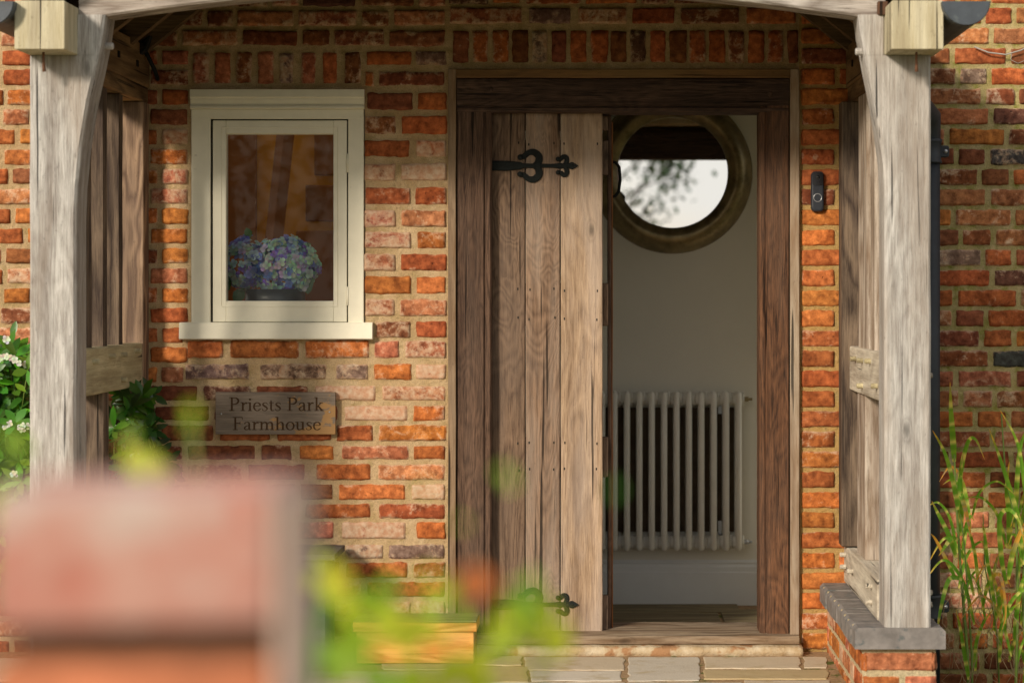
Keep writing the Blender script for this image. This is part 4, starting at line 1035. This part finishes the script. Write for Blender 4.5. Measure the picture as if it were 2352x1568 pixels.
# ------------------------------------------------------------------ flowering shrub left of the porch
def sprig(mb, base, d, size, c, whorl=5):
    d = Vector(d).normalized(); a = d.cross(Vector((.1, .2, 1))).normalized(); b = d.cross(a)
    for k in range(whorl):
        t = 2*math.pi*k/whorl+rnd.random()*.6; o = (a*math.cos(t)+b*math.sin(t))*rnd.uniform(.7, 1.1)+d*rnd.uniform(.1, .7)+Vector((0, 0, -.12))
        cc = tuple(x*jit(.3) for x in c); mb.leaf(base, o, d, size*jit(.2), size*.40*jit(.15), rnd.uniform(.0, .3), cc, .07)
def shrub(name_label, u_range, v_range, y_range, n_, dark, flowers):
    sh = thing('flowering_shrub', name_label, 'shrub', P(sum(u_range)/2, 1500, sum(y_range)/2))
    mb = MB(); fm = MB(); tw = MB()
    for k in range(n_):
        u, vv, y = rnd.uniform(*u_range), v_range[0]+(v_range[1]-v_range[0])*rnd.random()**.9, rnd.uniform(*y_range)
        if flowers and vv < v_range[0]+90*noise.noise(Vector((u*.02, y*5, 3)))+50: vv += 80
        p = P(u, vv, y); c = rnd.choice(((.10, .27, .02), (.14, .36, .03), (.045, .14, .02), (.07, .20, .03)))
        sprig(mb, p, Vector((rnd.uniform(-.6, .6), -rnd.uniform(.3, 1), rnd.uniform(.1, 1))), .072, tuple(x*dark for x in c), rnd.choice((3, 5, 6)))
        tw.tube([p, p+Vector((rnd.uniform(-.04, .04), rnd.uniform(.02, .08), -rnd.uniform(.08, .16)))], .002, 4)
    mb.build('foliage', 'leaf', sh); tw.build('twigs', 'stem', sh)
    for (u, vv, y) in flowers:
        for _ in range(2):
            p = P(u+rnd.uniform(-9, 9), vv+rnd.uniform(-9, 9), y); nn = Vector((rnd.uniform(-.4, .4), -1, rnd.uniform(-.2, .5)))
            floret(fm, p, nn, .013, (.80, .80, .76)); 
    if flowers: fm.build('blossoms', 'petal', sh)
shrub('bright green glossy shrub with small white flowers left of the porch', (-190, 70), (735, 1330), (-.62, -.12), 620, 1.0,
      [(15, 777, -.64), (5, 818, -.64), (20, 826, -.64), (43, 833, -.64), (62, 833, -.6), (20, 972, -.64), (52, 975, -.64), (55, 985, -.64), (37, 1082, -.66), (-30, 900, -.6), (-60, 780, -.6)])
shrub('dark green shrub branch showing through the left porch screen', (262, 345), (905, 1075), (-.40, -.08), 42, .40, [])
# trailing branch tips down the wall
mb = MB(); tw = MB(); prev = None
for k, (u, vv) in enumerate(((300, 905), (325, 925), (340, 950), (345, 985), (330, 1010), (355, 1020), (372, 1035), (385, 1060), (398, 1090), (360, 1075), (350, 905), (305, 960), (285, 940))):
    p = P(u, vv, -.14); sprig(mb, p, (rnd.uniform(-.2, .6), -1, rnd.uniform(-.6, .3)), .066, (.035, .10, .028), 5)
    if prev is not None and k < 9: tw.tube([prev, p], .0025, 5)
    prev = p
tr_ = thing('trailing_branch', 'dark leafy branch hanging in front of the wall by the left screen', 'plant', P(340, 1000, -.14))
mb.build('leaves', 'leaf', tr_); tw.build('twig', 'stem', tr_)

# ------------------------------------------------------------------ zebra grass at the right
def blade(mb, pts, w0, seed, yellow=.25):
    pts = [Vector(p) for p in pts]; q = []
    for i in range(len(pts)-1):
        p0, p1, p2, p3 = pts[max(i-1, 0)], pts[i], pts[i+1], pts[min(i+2, len(pts)-1)]
        for k in range(9):
            t = k/9; q.append(.5*((2*p1)+(-p0+p2)*t+(2*p0-5*p1+4*p2-p3)*t*t+(-p0+3*p1-3*p2+p3)*t**3))
    q.append(pts[-1]); prev = None; ln_ = 0; r_ = random.Random(seed); bands = r_.uniform(.045, .075); old = r_.random() < yellow
    for i, p in enumerate(q):
        if i: ln_ += (p-q[i-1]).length
        t = i/(len(q)-1); a = q[max(i-1, 0)]; b = q[min(i+1, len(q)-1)]; tg = (b-a).normalized(); side = tg.cross(Vector((0, -1, .15)))
        if side.length < .05: side = Vector((1, 0, 0))
        side.normalize(); wd = w0*(min(1, .5+t*2.5))*(1-t**2.6)+.0006
        f = (ln_/bands) % 1.0; gcol = (.17, .40, .035) if r_.random() < .7 else (.26, .48, .05)
        c = (.78, .76, .22) if f < .20 else gcol
        if t > (.72 if not old else .25): k2 = min(1, (t-(.72 if not old else .25))*4); y_ = (.78, .42, .07) if r_.random() < .7 else (.55, .36, .18); c = tuple(c[j]*(1-k2)+y_[j]*k2 for j in range(3))
        row = (mb.vert(p-side*wd/2+Vector((0, -.0012, 0)), c), mb.vert(p+Vector((0, .001, 0)), c), mb.vert(p+side*wd/2+Vector((0, -.0012, 0)), c))
        if prev: mb.face((prev[0], prev[1], row[1], row[0])); mb.face((prev[1], prev[2], row[2], row[1]))
        prev = row
zg = thing('zebra_grass', 'tall striped green and yellow grass growing by the brick right of the porch', 'grass clump', (1.5, -.4, -.22))
GY = -.45
def gp_(u, vv, y=GY): return P(u, vv, y)
def stalk(pts, r0=.006, y=GY):
    mb = MB(); mb.tube([gp_(u, vv, y) for u, vv in pts], [r0*(1-.6*i/(len(pts)-1)) for i in range(len(pts))], 6); mb.build('stalk', 'stem', zg)
stalk([(2228, 1700), (2222, 1500), (2206, 1300), (2196, 1150), (2192, 1040)], .0075)
stalk([(2235, 1700), (2232, 1500), (2222, 1350), (2215, 1250), (2206, 1180)], .005)
stalk([(2330, 1700), (2338, 1400), (2334, 1200), (2310, 1100), (2300, 950)], .006, GY-.02)
stalk([(2300, 1700), (2290, 1450), (2262, 1300), (2258, 1180)], .004, GY+.05)
stalk([(2365, 1700), (2350, 1400), (2352, 1200), (2370, 1050)], .006)
B = [  # explicit blades: survey points and width
 ([(2192,1060),(2188,1000),(2184,940),(2182,877)], .016), ([(2200,1170),(2190,1110),(2170,1040),(2142,988)], .013), ([(2200,1190),(2206,1090),(2222,1018),(2240,1008),(2262,1056)], .012),
 ([(2206,1230),(2208,1160),(2206,1100),(2212,1040)], .014), ([(2203,1120),(2212,1150),(2222,1190),(2231,1232)], .013), ([(2196,1280),(2180,1230),(2155,1180),(2140,1150)], .013),
 ([(2200,1240),(2186,1235),(2170,1255),(2156,1276)], .012), ([(2196,1330),(2176,1290),(2150,1240),(2138,1225)], .010), ([(2210,1330),(2180,1330),(2160,1400),(2152,1460)], .012),
 ([(2232,1190),(2250,1130),(2290,1105),(2330,1135)], .007), ([(2352,1230),(2322,1130),(2296,1050),(2272,985)], .012), ([(2330,1210),(2335,1120),(2345,1020),(2375,960)], .014),
 ([(2318,1260),(2318,1180),(2312,1120),(2318,1060)], .016), ([(2360,1180),(2346,1060),(2330,1000),(2296,940)], .010), ([(2345,1300),(2352,1180),(2372,1100),(2385,1050)], .014),
 ([(2316,1330),(2326,1270),(2350,1210),(2380,1170)], .014), ([(2312,1340),(2300,1280),(2296,1190),(2318,1170),(2342,1200),(2352,1250)], .013), ([(2276,1330),(2268,1290),(2262,1230),(2256,1200)], .010),
 ([(2290,1420),(2280,1360),(2268,1290),(2254,1230)], .009), ([(2225,1560),(2215,1500),(2205,1440),(2196,1400)], .011), ([(2240,1540),(2242,1480),(2258,1430),(2280,1400)], .011),
 ([(2296,1520),(2300,1440),(2322,1400),(2345,1380)], .012), ([(2256,1400),(2270,1340),(2296,1320),(2310,1400),(2300,1450)], .010), ([(2330,1480),(2336,1400),(2350,1330),(2372,1300)], .013)]
mb = MB()
for i, (pts, wd) in enumerate(B):
    yy = GY+rnd.uniform(-.08, .06); blade(mb, [gp_(u, vv, yy-.03*j) for j, (u, vv) in enumerate(pts)], wd*1.35, i)
for i in range(40):
    u = rnd.choice((2225, 2250, 2290, 2325, 2345, 2370, 2420))+rnd.uniform(-28, 28); v0 = rnd.uniform(1180, 1640); yy = GY+rnd.uniform(-.1, .2)
    s_ = rnd.choice((-1, 1)); l_ = rnd.uniform(60, 170); k = rnd.uniform(.1, .6)
    blade(mb, [gp_(u, v0, yy), gp_(u+s_*l_*k*.3, v0-l_*.6, yy-.01), gp_(u+s_*l_*k*.8, v0-l_*.9, yy-.03), gp_(u+s_*l_*k*1.3, v0-l_*rnd.uniform(.5, .9), yy-.05)], rnd.uniform(.009, .016), i+100, .45)
mb.build('blades', 'leaf_soft', zg, kind='stuff')
dry = MB()
for i in range(70):
    u = rnd.uniform(2180, 2380); v0 = rnd.uniform(1400, 1640); yy = GY+rnd.uniform(-.1, .2); pts = [gp_(u, v0, yy)]
    for k in range(4): u += rnd.uniform(-25, 25); v0 -= rnd.uniform(5, 50); pts.append(gp_(u, v0, yy-.01*k))
    dry.tube(pts, .0011, 4)
n = NT('straw'); M['straw'] = n.fin((.42, .31, .17), .8)
dry.build('dry_stems', 'straw', zg, kind='stuff')

# ------------------------------------------------------------------ foreground: brick pier and garden leaves near the lens
pg_ = thing('brick_pier', 'pinkish brick pier close to the camera at lower left, out of focus', 'pier', (-.26, -6.7, -.2))
dF, dB = 1.20, 1.42                 # distance of near and far faces
ang = R(4)
xR = -(XV-626)/F*dF; xL = -(XV+15)/F*dF; yN = dF-D
def rot(x, y, z):                   # a slight turn about the near right corner
    dx, dy = x-xR, y-yN; return (xR+dx*math.cos(ang)-dy*math.sin(ang)*-1*0-dy*0, yN+dy+dx*math.tan(ang), z)
def pbox(mb, x0, x1, y0, y1, z0, z1, r=.004, n_=10):
    t = MB(); t.beam((x0, x1), (y0, y1), (z0, z1), 'x', r, n_, .002); b0 = len(mb.v)
    for p in t.v: mb.vert(rot(*p))
    for f in t.f: mb.face(tuple(i+b0 for i in f))
ztp = CZ-(1126-YV)/F*dF; zjt = CZ-(1440-YV)/F*dF; zjb = CZ-(1522-YV)/F*dF
mb = MB(); pbox(mb, xL, xR, yN, yN+.13, zjt, ztp, .006); mb.build('top_brick', 'pier', pg_)
mb = MB(); mb.v = []; pbox(mb, xL+.008, xR-.003, yN+.016, yN+.12, zjb-.02, zjt+.002, .002); mb.build('mortar_joint', 'pier_joint', pg_)
mb = MB(); pbox(mb, xL, xR, yN, yN+.13, zjb-.09, zjb, .006); mb.build('orange_brick', 'pier_orange', pg_)
mb = MB(); pbox(mb, xR+.0005, xR+.006, yN+.004, yN+.125, zjb-.5, ztp-.004, .004); mb.build('side_render', 'pier_side', pg_)
mb = MB(); pbox(mb, xL, xR, yN, yN+.13, -.22, zjb-.102, .004); mb.build('pier_base', 'pier', pg_)

def garden(label, leaves, stems, seed, soft='leaf_soft'):
    r_ = random.Random(seed); p0 = P(*leaves[0][:2], leaves[0][2]-D)
    t = thing('garden_plant', label, 'plant', (p0.x, p0.y, -.22)); mb = MB(); tw = MB(); base_ = list(leaves)
    for (u, vv, d, sz, c) in base_: leaves = leaves+[(u+r_.uniform(-50, 50), vv+r_.uniform(-40, 45), d+r_.uniform(0, .1), sz*r_.uniform(.6, 1.0), c)] if seed == 3 else leaves
    for (u, vv, d, sz, c) in leaves:
        sz *= .80
        p = P(u, vv, d-D); a = r_.uniform(0, 6.28); dr = Vector((math.cos(a), r_.uniform(-.5, .1), math.sin(a)))
        mb.leaf(p-dr*sz*.5, dr, (0, -1, r_.uniform(0, .5)), sz, sz*r_.uniform(.6, .8), .1, tuple(x*r_.uniform(.9, 1.1) for x in c), .05)
    for pts in stems: tw.tube([P(u, vv, d-D) for u, vv, d in pts], .0022, 5)
    mb.build('leaves', soft, t); tw.build('stems', 'stem', t); return t
YG, GG, OR, DG, YY = (.46, .52, .03), (.26, .42, .03), (.80, .34, .14), (.07, .22, .03), (.52, .50, .04)
LV = [(735,1330,1.75,.030,YY),(770,1360,1.7,.034,YY),(760,1300,1.8,.022,YG),(800,1400,1.7,.030,YG),(850,1370,1.8,.034,GG),(880,1450,1.6,.036,YG),
      (930,1470,1.6,.040,YY),(900,1400,1.8,.032,YG),(960,1430,1.7,.034,YG),(1000,1390,1.75,.026,GG),(1030,1530,1.6,.036,YG),(1070,1555,1.6,.034,YY),(1090,1520,1.65,.030,YG),
      (830,1500,1.6,.030,GG),(860,1545,1.6,.034,GG),(800,1470,1.6,.034,GG),(780,1540,1.7,.040,GG),(940,1545,1.6,.036,YG),(1200,1380,1.8,.030,DG),(1215,1430,1.75,.036,GG),(1180,1410,1.8,.032,YG),
      (1240,1450,1.7,.034,YG),(1290,1470,1.7,.030,YG),(1160,1480,1.7,.032,YG),(1190,1540,1.7,.020,YG),(1060,1415,1.7,.024,GG),(1140,1440,1.8,.028,YG),(720,1480,1.7,.034,DG),(740,1420,1.8,.026,DG),
      (1025,1360,1.8,.022,YG),(1000,1450,1.75,.028,YG),(890,1330,1.9,.024,GG),(1260,1400,1.8,.022,GG),(1120,1500,1.7,.024,YG),(1170,1395,1.45,.020,YG),(1230,1420,1.45,.018,YG),(1290,1440,1.45,.018,YG),(1210,1350,1.45,.016,GG),(1270,1500,1.45,.018,YG),(950,1340,1.5,.016,YG),(1000,1340,1.5,.014,YG),(700,1560,1.6,.040,DG),(1000,1585,1.6,.04,YG),(900,1590,1.6,.04,GG),(1100,1600,1.6,.04,YG)]
garden('lime and yellow leafed plant blurred at the bottom beside the pier', LV,
       [[(860,1760,1.65),(850,1560,1.65),(800,1400,1.75),(735,1320,1.8)],[(1000,1760,1.65),(980,1560,1.65),(930,1440,1.7),(890,1330,1.9)],[(1050,1760,1.65),(1090,1540,1.65),(1200,1430,1.75),(1260,1400,1.8)],[(1010,1700,1.65),(1040,1480,1.7),(1060,1400,1.75),(1092,1345,1.6)]], 3)
fb = thing('orange_blossom', 'single soft orange bloom on the blurred plant in front of the door', 'flower', P(1092, 1340, 1.45-D))
mb = MB(); q = P(1092, 1338, 1.45-D)
for k in range(9):
    t = k*.7; mb.leaf(q, (math.cos(t), -.3, math.sin(t)*.6), (0, -1, 0), .0135, .012, .1, (.80, .30, .10), .1)
mb.build('petals', 'petal', fb)
garden('green leaves with a yellow tip rising blurred just above the pier', [(310,1055,1.9,.034,YG),(345,1062,1.85,.034,YY),(330,1085,1.9,.036,YG),(365,1085,1.85,.030,YG),(290,1030,1.6,.012,OR),(300,1000,2.0,.024,GG)],
       [[(380,1300,1.85),(350,1120,1.87),(320,1050,1.9),(298,1000,2.0)]], 5)
garden('single lime leaf blurred beside the name board', [(440,945,1.6,.018,YG),(434,975,1.6,.012,GG)], [[(470,1300,1.9),(452,1100,1.93),(440,950,1.95)]], 6)
garden('soft green leaf blurred over the white-flowered shrub at left edge', [(25,1010,1.7,.030,GG),(50,1030,1.7,.026,GG),(0,1180,1.5,.030,YG),(-10,1130,1.5,.03,GG)], [[(-20,1400,1.6),(0,1180,1.6),(30,1010,1.7)]], 8)
garden('faint green leaves blurred in front of the door planks', [(1160,1085,1.5,.015,GG),(1172,1110,1.5,.013,GG),(1412,1125,1.5,.014,DG),(1225,1330,1.5,.017,GG),(975,1120,1.5,.012,GG),(1060,1200,1.5,.011,GG)],
       [[(1250,1800,1.5),(1240,1500,1.5),(1225,1350,1.5)]], 9)

# ------------------------------------------------------------------ garden trees behind the viewpoint (seen in the mirror and the pane)
def tree(x, y, h, r_, n_, label, c, clump=.28, trunk=.12):
    t = thing('garden_tree', label, 'tree', (x, y, -.22), 'trees across the garden')
    tk = MB(); tk.tube([(x, y, -.22), (x+.1, y, h*.35), (x-.05, y, h*.7), (x, y, h*.92)], [trunk, trunk*.75, trunk*.4, trunk*.12], 8)
    rr = random.Random(int(x*10+999)); tips = []
    for k in range(14):
        a = rr.uniform(0, 6.28); z0 = rr.uniform(.3, .75)*h; l_ = r_*rr.uniform(.6, 1.05); e = Vector((x+l_*math.cos(a), y+l_*math.sin(a), z0+rr.uniform(.1, .35)*h))
        tk.tube([(x, y, z0), (Vector((x, y, z0))+e)/2+Vector((0, 0, .1)), e], [trunk*.3, trunk*.2, trunk*.06], 5); tips.append(e)
    tk.build('trunk', 'bark', t); mb = MB()
    for k in range(n_):
        if rr.random() < (.6 if clump > .25 else .93): b = rr.choice(tips)+Vector((rr.gauss(0, 1), rr.gauss(0, 1), rr.gauss(0, 1)))*r_*clump
        else:
            a = rr.uniform(0, 6.28); q_ = r_*math.sqrt(rr.random()); b = Vector((x+q_*math.cos(a), y+q_*math.sin(a), h*.28+rr.random()*h*.72))
        mb.leaf(b, (rr.uniform(-1, 1), rr.uniform(-1, 1), rr.uniform(-.8, .4)), (0, 0, 1), .17, .11, .1, tuple(v_*rr.uniform(.6, 1.4) for v_ in c), .05)
    mb.build('crown', 'leaf', t)
tree(-1.1, -31, 5.0, 1.7, 1700, 'slim loosely leafed young tree across the garden, straight behind the viewpoint', (.05, .09, .03), .13)
tree(-6.2, -27, 6.0, 2.6, 7000, 'dense rounded tree across the garden to the left', (.05, .09, .03))
tree(-9.5, -24, 5.0, 2.4, 6000, 'dense lower tree across the garden at far left', (.05, .10, .03))
tree(7.5, -28, 6.0, 2.5, 4500, 'dense rounded tree across the garden to the right', (.05, .09, .03))
